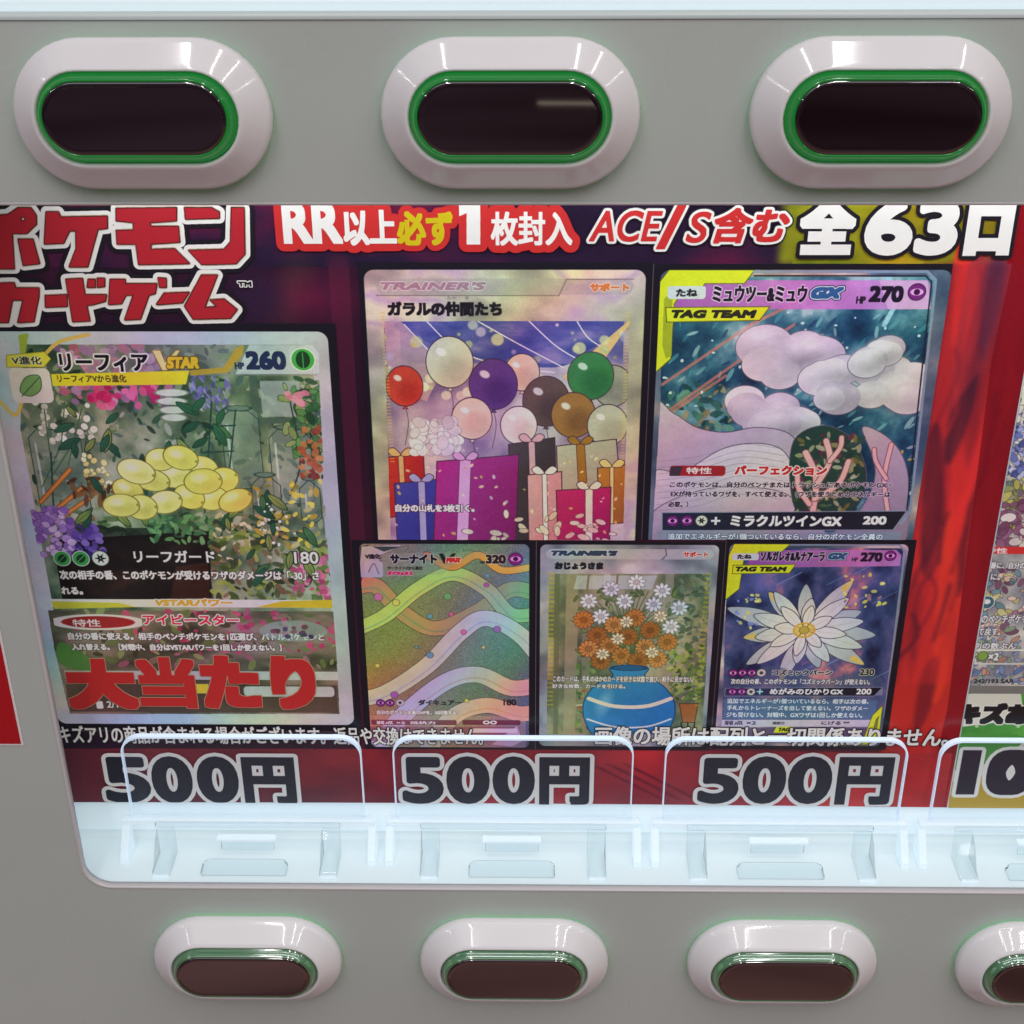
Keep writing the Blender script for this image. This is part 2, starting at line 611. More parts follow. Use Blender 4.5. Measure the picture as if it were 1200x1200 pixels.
    def text(s, words, box, col, bold=0.0, shear=0.0, out=(), al=1.0, square=True):
        pad = sum(o[0] for o in out) + 0.6
        k = 2
        m, x, y = text_mask(words, box, bold, shear, s.p * k, pad, square)
        layers = [(m, col)]
        tot = 0
        for wd, c in out:
            tot += wd
            layers.append((dilate(m, tot * s.p * k), c))
        px, py = int(round((x - s.x0) * s.p)), int(round((y - s.y0) * s.p))
        for mm, c in reversed(layers):
            h, w = mm.shape[0] // k * k, mm.shape[1] // k * k
            g = mm[:h, :w].reshape(h // k, k, w // k, k).mean((1, 3)).astype(np.float32)
            ax, ay = max(px, 0), max(py, 0)
            g = g[ay - py:, ax - px:][: max(s.h - ay, 0), : max(s.w - ax, 0)]
            if g.size:
                s.put(ax, ay, g * al, c)

    def material(s, name, rough=0.42, spec=0.35, foil=0.0):
        a = np.clip(s.a, 0, 1)
        lin = np.where(a <= 0.04045, a / 12.92, ((a + 0.055) / 1.055) ** 2.4) / GAIN
        lin = np.clip(lin, 0.004, 0.9)
        srgb = np.where(lin <= 0.0031308, lin * 12.92, 1.055 * lin ** (1 / 2.4) - 0.055)
        im = bpy.data.images.new(name, s.w, s.h)
        buf = np.ones((s.h, s.w, 4), np.float32)
        buf[..., :3] = srgb[::-1]
        im.pixels.foreach_set(buf.ravel())
        im.update()
        m = mat(name, (0.5, 0.5, 0.5), rough, spec)
        nt = m.node_tree
        t = nt.nodes.new("ShaderNodeTexImage")
        t.image = im
        t.extension = "EXTEND"
        nt.links.new(t.outputs[0], nt.nodes["Principled BSDF"].inputs["Base Color"])
        b = nt.nodes["Principled BSDF"]
        tcn = nt.nodes.new("ShaderNodeTexCoord")
        n = nt.nodes.new("ShaderNodeTexNoise")
        n.inputs["Scale"].default_value = 22
        nt.links.new(tcn.outputs["Object"], n.inputs["Vector"])
        bp = nt.nodes.new("ShaderNodeBump")
        bp.inputs["Strength"].default_value = 0.25
        bp.inputs["Distance"].default_value = 0.002
        nt.links.new(n.outputs[0], bp.inputs["Height"])
        nt.links.new(bp.outputs[0], b.inputs["Normal"])
        return m


def mm(u, v, y):
    return ((u - 180) / 1000, y, -v / 1000)


def paper(name, box, y, thick, m, parent, bend=0.0):
    """a thin printed sheet with its print mapped over the front"""
    x0, y0, x1, y1 = box
    N = 24
    V, F, UVs = [], [], []
    for k in range(2):
        for j in range(2):
            for i in range(N + 1):
                u = x0 + (x1 - x0) * i / N
                v = (y0, y1)[j] - (bend * math.sin(math.pi * i / N) if j else 0)
                V.append(mm(u, v, y + (thick if k else 0)))
                UVs.append((i / N, 1 - j))
    R = N + 1
    for i in range(N):
        F.append((i, R + i, R + i + 1, i + 1))
        F.append((2 * R + i, 2 * R + i + 1, 3 * R + i + 1, 3 * R + i))
        F.append((i, i + 1, 2 * R + i + 1, 2 * R + i))
        F.append((R + i, 3 * R + i, 3 * R + i + 1, R + i + 1))
    F += [(0, 2 * R, 3 * R, R), (N, R + N, 3 * R + N, 2 * R + N)]
    o = recalc(mesh(name, V, F, m, parent, off=parent.location if parent else (0, 0, 0)))
    ul = o.data.uv_layers.new(name="UVMap")
    for l in o.data.loops:
        ul.data[l.index].uv = UVs[l.vertex_index]
    return o


def run_quads(m, x, y, ppm, yd, V, F, FM, mi, limit=None):
    """turn a mask into flat quads, one per run of pixels, equal runs of following rows merged"""
    live = {}
    H = m.shape[0]
    for r in range(H + 1):
        runs = set()
        if r < H:
            d = np.diff(np.concatenate(([0], m[r].astype(np.int8), [0])))
            runs = set(zip(np.nonzero(d == 1)[0].tolist(), np.nonzero(d == -1)[0].tolist()))
        for k in [k for k in live if k not in runs]:
            a, b = k
            t = live.pop(k)
            n = len(V)
            X0, X1, Y0, Y1 = x + a / ppm, x + b / ppm, y + t / ppm, y + r / ppm
            if limit:
                X0, X1 = max(X0, limit[0]), min(X1, limit[2])
                Y0, Y1 = max(Y0, limit[1]), min(Y1, limit[3])
                if X1 <= X0 or Y1 <= Y0:
                    continue
            V += [mm(X0, Y0, yd), mm(X0, Y1, yd), mm(X1, Y1, yd), mm(X1, Y0, yd)]
            F.append((n, n + 1, n + 2, n + 3))
            FM.append(mi)
        for k in runs:
            live.setdefault(k, r)


def lettering(name, words, layers, parent, y, limit=None, ppm=15.0):
    """words: list of (text or point list, box, bold, shear); layers: list of (grow in mm, material) from front to back; one mesh, front layers proud"""
    x0 = min(w[1][0] for w in words) - 5
    y0 = min(w[1][1] for w in words) - 5
    x1 = max(w[1][2] for w in words) + 5
    y1 = max(w[1][3] for w in words) + 5
    W, H = int((x1 - x0) * ppm), int((y1 - y0) * ppm)
    base = np.zeros((H, W), bool)
    for t, box, bold, shear, *sq in words:
        if isinstance(t, str):
            m, mx, my = text_mask(t, box, bold, shear, ppm, 0.5, not sq)
            px, py = int(round((mx - x0) * ppm)), int(round((my - y0) * ppm))
            h, w = m.shape
            base[py:py + h, px:px + w] |= m[:H - py, :W - px]
        else:
            pm = poly_mask(t, ppm, x0, y0, W, H)
            base = base & ~pm if bold < 0 else base | pm
    V, F, FM = [], [], []
    mats = []
    for i, (g, m_) in enumerate(layers):
        mats.append(m_)
        run_quads(dilate(base, g * ppm), x0, y0, ppm, y + 0.00009 * i, V, F, FM, i, limit)
    return mesh(name, V, F, mats, parent, fmat=FM, off=parent.location)


# ------------------------------------------------------------------ the vending machine
Z_TOP, Z_LIP, Z_FLOOR = 0.0250, -0.2803, -0.2812
Z_HEAD = -0.0252
WX0, WX1 = -0.1580, 0.3060
machine = tag(empty("vending_machine", (0.03, 0.0, -0.40)),
              "grey vending machine front with white oval buttons and a wide lit display window", "vending machine")
MO = machine.location


def rrect(x0, z0, x1, z1, r, n=10):
    out = []
    for cx, cz, a in ((x1 - r, z1 - r, 0), (x0 + r, z1 - r, 90), (x0 + r, z0 + r, 180), (x1 - r, z0 + r, 270)):
        for k in range(n + 1):
            t = math.radians(a + 90 * k / n)
            out.append((cx + r * math.cos(t), cz + r * math.sin(t)))
    return out


hole = rrect(WX0, Z_LIP, WX1, Z_HEAD, 0.0105)
PX0, PX1, PZ0 = -0.262, 0.41, -0.40
TH = 0.0022


def front_panel():
    bm = bmesh.new()
    outer = [(PX0, PZ0), (PX1, PZ0), (PX1, Z_TOP), (PX0, Z_TOP)]
    eds = []
    for lp in (outer, hole):
        vs = [bm.verts.new((x, 0, z)) for x, z in lp]
        eds += [bm.edges.new((vs[i], vs[(i + 1) % len(vs)])) for i in range(len(vs))]
    bmesh.ops.triangle_fill(bm, edges=eds, use_beauty=True)
    g = bmesh.ops.extrude_face_region(bm, geom=bm.faces[:])
    bmesh.ops.translate(bm, verts=[v for v in g["geom"] if isinstance(v, bmesh.types.BMVert)], vec=(0, TH, 0))
    bmesh.ops.recalc_face_normals(bm, faces=bm.faces)
    bmesh.ops.translate(bm, verts=bm.verts, vec=-MO)
    me = bpy.data.meshes.new("front_panel")
    bm.to_mesh(me)
    bm.free()
    me.materials.append(M_panel)
    return link(bpy.data.objects.new("front_panel", me), machine)


front_panel()


def sweep(name, loop, prof, m, parent, off=(0, 0, 0), cap=None, smooth=True, skew=0.0, deep=1.0):
    """loop of (x, z) with outward normals worked out; prof of (inset, y)"""
    n = len(loop)
    nor = []
    for i in range(n):
        a, b = np.array(loop[i - 1]), np.array(loop[(i + 1) % n])
        t = b - a
        t = t / (np.hypot(*t) + 1e-12)
        nor.append((t[1], -t[0]))
    V, F = [], []
    for e, y in prof:
        V += [(x - nx * e, y * deep, z - nz * e - y * deep * skew) for (x, z), (nx, nz) in zip(loop, nor)]
    for k in range(len(prof) - 1):
        for i in range(n):
            j = (i + 1) % n
            F.append((k * n + i, k * n + j, (k + 1) * n + j, (k + 1) * n + i))
    if cap:
        F.append(tuple(range((len(prof) - 1) * n, len(prof) * n)))
    o = recalc(mesh(name, V, F, m, parent, smooth, off=off))
    return o


# pale rim round the window, standing a hair inside the cut edge
sweep("window_rim", hole, [(0.0, -0.00015), (0.0003, -0.0003), (0.0008, -0.0002), (0.0010, 0.0004), (0.0010, TH + 0.0003), (0.0001, TH + 0.0003)], M_trim, machine, MO)
# rounded upper edge of the panel below the window above
V, F = [], []
for k, (y, z) in enumerate(((-0.0004, Z_TOP - 0.0010), (-0.0005, Z_TOP - 0.0002), (0.0, Z_TOP + 0.0006), (0.0012, Z_TOP + 0.0010), (TH, Z_TOP + 0.0008), (TH, Z_TOP + 0.0001))):
    V += [(PX0, y, z), (PX1, y, z)]
    if k:
        F.append((2 * k - 2, 2 * k - 1, 2 * k + 1, 2 * k))
recalc(mesh("upper_rim", V, F, M_trim_top, machine, True, off=MO))


def box_verts(x0, x1, y0, y1, z0, z1):
    return ([(x0, y0, z0), (x1, y0, z0), (x1, y1, z0), (x0, y1, z0), (x0, y0, z1), (x1, y0, z1), (x1, y1, z1), (x0, y1, z1)],
            [(0, 3, 2, 1), (4, 5, 6, 7), (0, 1, 5, 4), (1, 2, 6, 5), (2, 3, 7, 6), (3, 0, 4, 7)])


def box(name, x0, x1, y0, y1, z0, z1, m, parent, off, bv=0.0):
    V, F = box_verts(x0, x1, y0, y1, z0, z1)
    o = mesh(name, V, F, m, parent, off=off)
    return bevel(o, bv, 3) if bv else o


def prism(name, prof, x0, x1, m, parent, off, bv=0.0):
    """profile of (y, z) extruded along x"""
    n = len(prof)
    V = [(x0, y, z) for y, z in prof] + [(x1, y, z) for y, z in prof]
    F = [tuple(range(n)), tuple(range(2 * n - 1, n - 1, -1))] + [(i, n + i, n + (i + 1) % n, (i + 1) % n) for i in range(n)]
    o = recalc(mesh(name, V, F, m, parent, off=off))
    return bevel(o, bv, 2) if bv else o


def tray(zf, zt):
    """floor and back of a display window as one folded sheet"""
    x0, x1, y0, y1, t = PX0 + 0.02, PX1 - 0.02, TH + 0.0004, 0.0302, 0.0015
    pr = [(y0, zf), (y1 - 0.003, zf)] + [(y1 - 0.003 + 0.003 * math.sin(a), zf + 0.003 - 0.003 * math.cos(a)) for a in (0.4, 0.8, 1.2)] + [(y1, zf + 0.003), (y1, zt), (y1 + t, zt), (y1 + t, zf - t), (y0, zf - t)]
    return pr


pr = tray(Z_FLOOR, -0.012)
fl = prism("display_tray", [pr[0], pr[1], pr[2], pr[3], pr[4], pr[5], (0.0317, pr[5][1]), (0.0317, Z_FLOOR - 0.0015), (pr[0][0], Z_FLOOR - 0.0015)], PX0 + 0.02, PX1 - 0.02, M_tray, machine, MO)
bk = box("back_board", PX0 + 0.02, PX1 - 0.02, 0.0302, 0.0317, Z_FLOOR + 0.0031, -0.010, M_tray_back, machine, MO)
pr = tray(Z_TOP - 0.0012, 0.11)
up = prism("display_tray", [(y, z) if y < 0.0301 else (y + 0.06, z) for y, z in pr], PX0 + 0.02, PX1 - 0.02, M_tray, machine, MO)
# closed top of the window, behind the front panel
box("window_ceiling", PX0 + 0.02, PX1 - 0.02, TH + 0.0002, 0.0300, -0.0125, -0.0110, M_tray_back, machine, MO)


def stadium(a, r, n=20):
    out = []
    for cx, s in ((a, -90), (-a, 90)):
        for k in range(n + 1):
            t = math.radians(s + 180 * k / n)
            out.append((cx + r * math.cos(t), r * math.sin(t)))
    return out


def make_button():
    a, r = 0.0150, 0.02025
    st = stadium(a, r)
    k = dict(skew=0.05, deep=1.2)
    kr = dict(skew=0.085, deep=1.17)
    face = [(0.0012 + 0.0058 * t / 6, -0.0046 - 0.0040 * t / 6) for t in range(7)]
    b = sweep("button", st, [(0.0010, -0.0007), (0.0, -0.0012), (0.0, -0.0020), (0.0, -0.0028), (0.00015, -0.0035), (0.0005, -0.0041)] + face + [(0.0075, -0.0088), (0.0078, -0.0087), (0.0081, -0.0083), (0.0082, -0.0060)], M_white, machine, **k)
    b["label"] = "white moulded oval push button"
    sweep("green_rim", st, [(0.0083, -0.0066), (0.0083, -0.0080), (0.0085, -0.0085), (0.0089, -0.0088), (0.0093, -0.0098), (0.0097, -0.0107), (0.0100, -0.0111), (0.0104, -0.01125), (0.0107, -0.0109)], M_rim, b, **kr)
    sweep("smoked_window", st, [(0.01055, -0.0105), (0.0106, -0.0110), (0.0108, -0.01125), (0.0111, -0.01136), (0.0115, -0.0114), (0.0122, -0.0114), (0.0150, -0.0114), (0.0187, -0.0114)], M_dark, b, cap=True, **kr)
    sweep("light_gap", st, [(0.0022, -0.0001), (0.0022, -0.0009)], M_glow, b)
    return b


def copy_part(o, parent):
    c = o.copy()
    scene.collection.objects.link(c)
    c.parent = parent
    for ch in o.children:
        copy_part(ch, c)
    return c


first = make_button()
spots = [(-0.1, -0.0004), (0.0, -0.0004), (0.1, -0.0004), (-0.1, -0.3122), (0.0, -0.3122), (0.1, -0.3122), (0.2, -0.3122)]
for i, (x, z) in enumerate(spots):
    o = first if i == 0 else copy_part(first, machine)
    o.location = Vector((x, 0, z)) - MO
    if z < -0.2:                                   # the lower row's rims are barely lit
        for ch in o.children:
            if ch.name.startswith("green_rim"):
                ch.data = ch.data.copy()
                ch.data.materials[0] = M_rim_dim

# ------------------------------------------------------------------ red sticker on the panel, left of the window
st_root = tag(empty("sticker", (-0.20, -0.0001, -0.2145)), "plain red sticker with a thin white edge on the grey panel left of the window", "sticker")
box("white_backing", -0.2300, -0.1695, -0.00035, -0.0001, -0.2152, -0.14, M_paper, st_root, st_root.location)
box("red_face", -0.2290, -0.1703, -0.00055, -0.00037, -0.2144, -0.1408, M_red, st_root, st_root.location)

# ------------------------------------------------------------------ the main poster
poster = tag(empty("poster", (0, 0.029, -0.264)),
             "dark red and purple poster with six framed card pictures and 500 yen prices", "poster")
PO = poster.location

sh = Sheet((-6, 14, 343.2, 264.2), (60, 26, 46), 4.5)
sh.grad((-6, 14, 344, 265), [(0, (36, 22, 42)), (0.3, (48, 21, 42)), (0.55, (70, 22, 42)), (0.78, (130, 32, 42)), (1, (150, 34, 42))], False)
sh.clouds((-6, 14, 344, 265), 3, 3, 4, [(0, (22, 16, 30)), (0.45, (44, 20, 38)), (0.75, (84, 24, 44)), (1, (110, 28, 50))], 0.62, 5)
B = (6.5, 32.8, 265.8, 53.1)
sh.clouds(B, 8, 1, 5, [(0, (20, 17, 32)), (0.5, (34, 24, 48)), (0.75, (88, 24, 54)), (1, (126, 30, 62))], 0.9)
sh.ell(110.3,62.2, 4, 9, (70, 56, 38), 0.55, 0.4, 4)
sh.ell(115.5,63.6, 12, 6, (104, 24, 58), 0.6, 0, 5)
sh.ell(99.4,64.2, 8, 9, (40, 26, 50), 0.8, 0.3, 4)
sh.rect((122.8, 49.8, 129.2, 247.1), (92, 30, 54), 0.45)
# olive and amber panel behind the count
B = (262.0, 30.0, 331.8, 52.2)
sh.grad(B, [(0, (104, 112, 28)), (0.25, (132, 142, 30)), (0.5, (150, 120, 22)), (0.72, (140, 132, 26)), (1, (158, 112, 24))], False)
sh.clouds(B, 5, 2, 4, [(0, (60, 66, 20)), (0.5, (128, 122, 26)), (1, (182, 140, 36))], 0.5)
# flame streaked red field on the right
B = (315.5, 52.2, 352.9, 263.2)
sh.grad(B, [(0, (150, 36, 40)), (0.35, (176, 40, 46)), (0.6, (170, 38, 40)), (0.8, (176, 42, 36)), (1, (150, 32, 40))])
B2 = (309.7, 52.5, 349.1, 207.4)
for k, (pts, c, al) in enumerate((
        ([(315.5,49.8),(323.9,49.8),(325.7,83.3),(327.3,113.1),(339.2,151.4),(338.8,192.9),(328.2,151.5),(323.1,107.0)], (226, 50, 44), .8),
        ([(321.2,49.8),(333.2,49.8),(333.2,66.2),(329.8,89.1),(323.1,107.0),(320.7,98.0),(320.0,77.5)], (134, 44, 58), .8),
        ([(326.0,92.6),(328.7,89.1),(328.2,104.0),(323.9,120.9),(321.2,113.1),(322.2,101.0)], (46, 28, 48), .9),
        ([(325.2,55.2),(332.1,52.5),(330.7,77.5),(328.4,83.3)], (84, 44, 70), .8),
        ([(333.9,98.0),(337.0,93.5),(337.5,107.0),(334.4,138.4),(335.3,168.3),(332.3,168.3),(332.1,138.4),(333.8,119.3)], (58, 20, 36), .9),
        ([(315.6,113.2),(318.6,106.4),(322.9,125.6),(325.9,151.5),(322.5,165.0),(318.4,151.5)], (52, 24, 42), .9),
        ([(332.5,107.0),(333.9,98.0),(334.2,125.6),(330.1,144.9),(330.1,164.9),(327.5,154.8),(328.8,135.1)], (224, 48, 48), .8),
        ([(325.9,151.5),(327.5,138.4),(334.6,171.8),(334.8,207.5),(330.9,214.9),(327.3,178.8)], (220, 62, 36), .6),
        ([(325.8,203.8),(330.9,196.5),(330.8,218.7),(326.1,230.1)], (96, 24, 36), .7),
        ([(317.5,171.8),(320.1,165.0),(323.2,193.0),(321.4,207.5)], (120, 26, 36), .6))):
    sh.poly(pts, c, al, True)
sh.clouds(B2, 21, 3, 5, [(0, (50, 20, 38)), (0.5, (150, 36, 42)), (1, (206, 50, 46))], 0.4)
rs = random.Random(4)
for k in range(34):
    x, y = B[0] + rs.uniform(2, 26), B[1] + rs.uniform(0, 130)
    sh.line([(x, y), (x + rs.uniform(-2, 3), y + 9), (x - rs.uniform(0, 4), y + rs.uniform(18, 34))], rs.uniform(.3, 1.3), rs.choice(((214, 48, 46), (60, 24, 42), (196, 44, 46), (90, 26, 42))), rs.uniform(.3, .7), True)
sh.blur((306.8, 49.8, 354.5, 265.7), 0.8)
# darker red band down the right side
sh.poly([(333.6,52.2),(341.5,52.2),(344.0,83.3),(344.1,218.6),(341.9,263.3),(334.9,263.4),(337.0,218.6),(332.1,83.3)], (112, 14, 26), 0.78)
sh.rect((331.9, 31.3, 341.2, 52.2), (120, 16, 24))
# price band along the foot
B = (-1.5, 238.9, 341.5, 266.2)
sh.grad(B, [(0, (52, 30, 48)), (0.3, (92, 34, 44)), (0.5, (146, 38, 48)), (0.75, (158, 40, 50)), (1, (196, 46, 42))], False)
sh.clouds(B, 31, 1.4, 9, [(0, (60, 24, 40)), (0.45, (120, 34, 46)), (1, (196, 50, 52))], 0.4)
for k in range(9):
    x = 700 + k * 11
    sh.line([(210.9,246.5),(230.4,258.4)] if k == 0 else [(p[0] + k * 2.2, p[1] + (k % 3)) for p in [(207.6,244.9),(233.8,260.8)]], 0.8, (92, 24, 38), 0.5)
sh.blur((6.5, 32.8, 265.8, 53.1), 1.2)
sh.speckle((-6, 14, 344, 265), 2, 0.008, 1)
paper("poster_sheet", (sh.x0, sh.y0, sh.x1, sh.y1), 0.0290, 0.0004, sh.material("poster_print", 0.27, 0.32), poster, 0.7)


def energy(s, x, y, r, kind):
    """round energy marks of the cards"""
    if kind == "leaf":
        s.ell(x, y, r, r, (60, 140, 70), ink=(170, 190, 170), iw=0.35)
        s.ell(x, y, r * 0.62, r * 0.5, (22, 54, 32), 1, -0.8)
        s.line([(x - r * .5, y + r * .5), (x + r * .4, y - r * .4)], 0.25, (90, 160, 90))
    elif kind == "eye":
        s.ell(x, y, r, r, (110, 40, 110), ink=(60, 22, 66), iw=0.3)
        s.ell(x, y, r * 0.75, r * 0.42, (214, 150, 206))
        s.ell(x, y, r * 0.36, r * 0.36, (56, 18, 62))
    else:
        s.ell(x, y, r, r, (198, 196, 188), ink=(90, 88, 84), iw=0.25)
        for k in range(6):
            a = k * math.pi / 3
            s.poly([(x + r * .75 * math.cos(a), y + r * .75 * math.sin(a)), (x + r * .2 * math.cos(a + 1.2), y + r * .2 * math.sin(a + 1.2)), (x + r * .2 * math.cos(a - 1.2), y + r * .2 * math.sin(a - 1.2))], (24, 22, 24))


def rules(s, lines, col=(232, 226, 218), edge=(60, 44, 44), hb=0.12, ob=0.22):
    """small rule text, light letters with a dark edge"""
    for words, b in lines:
        s.text(words, b, col, hb, out=((ob, edge),))


INKB = (26, 24, 34)

# ---- garden card, the large one on the left
s = Sheet((5.6, 71.7, 123.9, 230.6), (27, 25, 34), 7)
CB = (11.9, 74.4, 121.2, 227.2)
s.rect((s.x0, s.y1 - 0.5, s.x1, s.y1), (96, 84, 92))
s.rect(CB, (168, 176, 184), 1, 3.2)
s.clip([(CB[0], CB[1]), (CB[2], CB[1]), (CB[2], CB[3]), (CB[0], CB[3])])
for k in range(16):
    t = k / 15
    c = [(196, 200, 210), (190, 178, 200), (150, 186, 206), (176, 198, 204), (206, 196, 190)][k % 5]
    s.ell(CB[0] + (3 if k % 2 else 0.5), CB[1] + t * (CB[3] - CB[1]), 6, 7, c, 0.6, 0, 4)
    s.ell(CB[2] - 1, CB[1] + t * (CB[3] - CB[1]), 5, 7, [(176, 176, 178), (150, 152, 160), (190, 186, 188), (160, 172, 172)][k % 4], 0.5, 0, 4)
s.ell(CB[0] + 30, CB[3] - 2, 30, 4, (150, 176, 206), 0.6, 0, 3)
s.ell(CB[0] + 80, CB[3] - 2, 26, 4, (196, 196, 160), 0.5, 0, 3)
s.clip(None)
AR = (17.9, 79.0, 115.5, 221.8)
s.clip([(23.7,78.7),(117.7,78.6),(117.1,107.5),(116.2,152.2),(116.5,194.0),(116.0,222.2),(16.8,222.8),(15.5,194.5),(16.2,152.6),(15.8,126.4),(17.8,107.7)])
s.clouds(AR, 41, 9, 7, [(0, (42, 58, 48)), (0.4, (92, 112, 88)), (0.7, (140, 150, 122)), (1, (176, 178, 156))], 1, 5)
s.dabs(42, 520, (18.3, 79.0, 118.9, 152.4), [(52, 84, 62), (96, 126, 84), (130, 146, 110), (70, 96, 92), (150, 152, 136), (38, 56, 48)], (0.8, 2.6), 2.4)
# blossom up by the name
s.dabs(43, 120, (33.7, 79.0, 69.6, 98.5), [(150, 110, 150), (176, 140, 170), (120, 90, 130), (168, 96, 120)], (0.9, 2.2), 1.4)
s.dabs(44, 26, (42.3, 92.5, 64.6, 100.0), [(190, 56, 110), (206, 96, 140), (176, 40, 92)], (1.2, 2.2), 1.3)
s.dabs(45, 60, (75.8, 89.5, 88.3, 101.4), [(112, 100, 168), (90, 84, 150), (140, 130, 186)], (0.7, 1.5), 2.6, 1.4)
# stacked pale bowls
for k in range(4):
    s.ell(*((69.1,95.4) if k == 0 else (68.8,98.4) if k == 1 else (69.0,101.5) if k == 2 else (68.9,104.2)), 5.4 - k * .4, 1.3, (206, 208, 192), 0.9, 0, ink=(120, 128, 112), iw=0.2)
# window bars and glass jars
s.rect((94.7, 88.9, 97.5, 107.5), (62, 84, 74), 0.9)
s.rect((95.7, 104.1, 115.9, 106.3), (62, 84, 74), 0.9)
s.rect((98.1, 91.2, 110.9, 103.8), (150, 162, 168), 0.75)
for b, c in (((84.1, 100.8, 96.5, 130.1), (120, 140, 132)), ((99.4, 107.5, 113.1, 135.8), (126, 146, 140)), ((19.8, 107.6, 37.0, 139.3), (110, 134, 118)), ((92.0, 124.9, 101.8, 142.4), (120, 128, 110)), ((108.1, 126.2, 115.0, 143.0), (96, 120, 104))):
    s.rect(b, c, 0.5, 3)
    s.line([(b[0], b[3] - 2), (b[0], b[1] + 4), (b[0] + 3, b[1] + 1), (b[2] - 3, b[1] + 1), (b[2], b[1] + 4), (b[2], b[3] - 2), (b[2] - 2, b[3]), (b[0] + 2, b[3]), (b[0], b[3] - 2)], 0.35, (44, 66, 58), 0.9)
    s.line([(b[0] + 2, b[1] + 6), (b[0] + 2, b[3] - 5)], 0.7, (190, 204, 198), 0.7)
    s.ell((b[0] + b[2]) / 2, b[1], (b[2] - b[0]) * .34, 0.9, (90, 116, 104), 0.9, ink=(40, 60, 52))
s.dabs(46, 34, (23.1, 98.5, 42.3, 113.8), [(206, 208, 190), (190, 196, 176), (220, 220, 204)], (0.9, 1.4), 1.1, ink=(96, 110, 92))
for k in range(5):
    s.line([(30.4,113.8),(33.9,98.5)] if k == 0 else [(26.0,120.1),(26.7,101.5)] if k == 1 else [(31.5,121.6),(39.1,100.9)] if k == 2 else [(25.0,126.4),(33.7,114.4)] if k == 3 else [(21.6,129.6),(29.6,115.4)], 0.4, (56, 92, 60))
# dark vines and ladder
for a in ([(81.9,98.4),(75.3,139.2)], [(89.4,101.4),(84.7,126.3)], [(26.5,116.9),(23.1,145.9)], [(78.1,107.5),(88.8,106.9)], [(77.1,116.8),(87.4,116.2)], [(107.5,98.4),(109.2,119.9),(104.8,132.6)]):
    s.line(a, 0.55, (30, 58, 56), 0.9, True)
s.dabs(47, 70, (105.3, 89.4, 117.6, 119.9), [(50, 100, 60), (80, 134, 76), (34, 70, 48), (120, 140, 84)], (1.2, 2.8), 2.2, ink=(30, 60, 40))
s.dabs(48, 14, (106.1, 95.4, 113.6, 99.9), [(196, 130, 150), (186, 110, 136)], (0.9, 1.7), 1.4)
s.dabs(49, 40, (108.9, 107.5, 116.8, 126.2), [(150, 84, 60), (176, 120, 70), (120, 60, 56)], (0.7, 1.6), 1.4)
# cinnamon sticks and white blooms
for a in ([(20.1,135.4),(31.8,123.2)], [(23.5,139.3),(34.8,130.2)], [(24.2,142.6),(36.5,134.1)], [(27.2,145.9),(36.7,141.3)]):
    s.line(a, 1.7, (120, 70, 34))
    s.line(a, 1.1, (186, 124, 60))
s.dabs(50, 26, (36.4, 116.3, 44.4, 129.6), [(226, 218, 150), (230, 226, 180), (206, 196, 120)], (0.8, 1.4), 1.2, ink=(120, 110, 60))
s.dabs(51, 24, (31.7, 126.4, 47.3, 136.0), [(96, 66, 40), (120, 84, 50), (70, 46, 34)], (1.5, 3), 3)
# ledge, dark drawer, moss
s.dabs(52, 90, (22.0, 138.6, 100.9, 152.4), [(40, 66, 46), (70, 100, 60), (28, 44, 36), (90, 110, 70)], (1.2, 3), 2.6, 0.2)
s.rect((25.7, 145.2, 66.2, 150.5), (30, 40, 34), 0.8)
s.poly([(21.9,149.9),(76.3,146.4),(74.1,172.9),(21.6,174.5)], (24, 20, 22), 0.96)
s.poly([(63.0,160.5),(74.4,158.5),(73.5,172.9),(59.6,173.6)], (92, 48, 34), 0.9)
s.clouds((22.3, 152.5, 74.6, 173.0), 53, 3, 5, [(0, (14, 12, 15)), (0.6, (30, 24, 26)), (1, (74, 40, 34))], 0.6)
s.dabs(54, 70, (55.8, 140.5, 77.5, 152.4), [(64, 110, 74), (96, 140, 92), (44, 80, 60)], (0.9, 1.9), 2.2)
s.dabs(55, 60, (77.2, 139.1, 100.6, 159.1), [(190, 176, 140), (150, 130, 96), (120, 110, 80), (206, 200, 170)], (0.8, 1.6), 2.2)
s.dabs(56, 200, (76.0, 147.3, 118.0, 174.5), [(96, 120, 60), (140, 156, 76), (70, 92, 50), (54, 66, 44), (120, 96, 76)], (1, 2.6), 2.2)
s.dabs(57, 50, (103.8, 155.6, 118.3, 174.5), [(196, 90, 130), (176, 70, 110), (206, 130, 156)], (0.8, 1.6), 1.3)
s.dabs(58, 70, (16.6, 136.7, 28.9, 155.9), [(134, 104, 170), (166, 140, 194), (110, 80, 150), (184, 166, 204)], (1, 1.9), 1.2, ink=(80, 56, 110))
s.dabs(59, 50, (28.3, 144.2, 38.9, 155.9), [(84, 62, 140), (60, 46, 110), (120, 94, 170)], (0.9, 1.6), 1.3)
s.dabs(60, 50, (92.7, 126.2, 115.9, 152.3), [(206, 196, 80), (176, 150, 60), (130, 130, 60), (190, 186, 130)], (0.8, 1.8), 1.8)
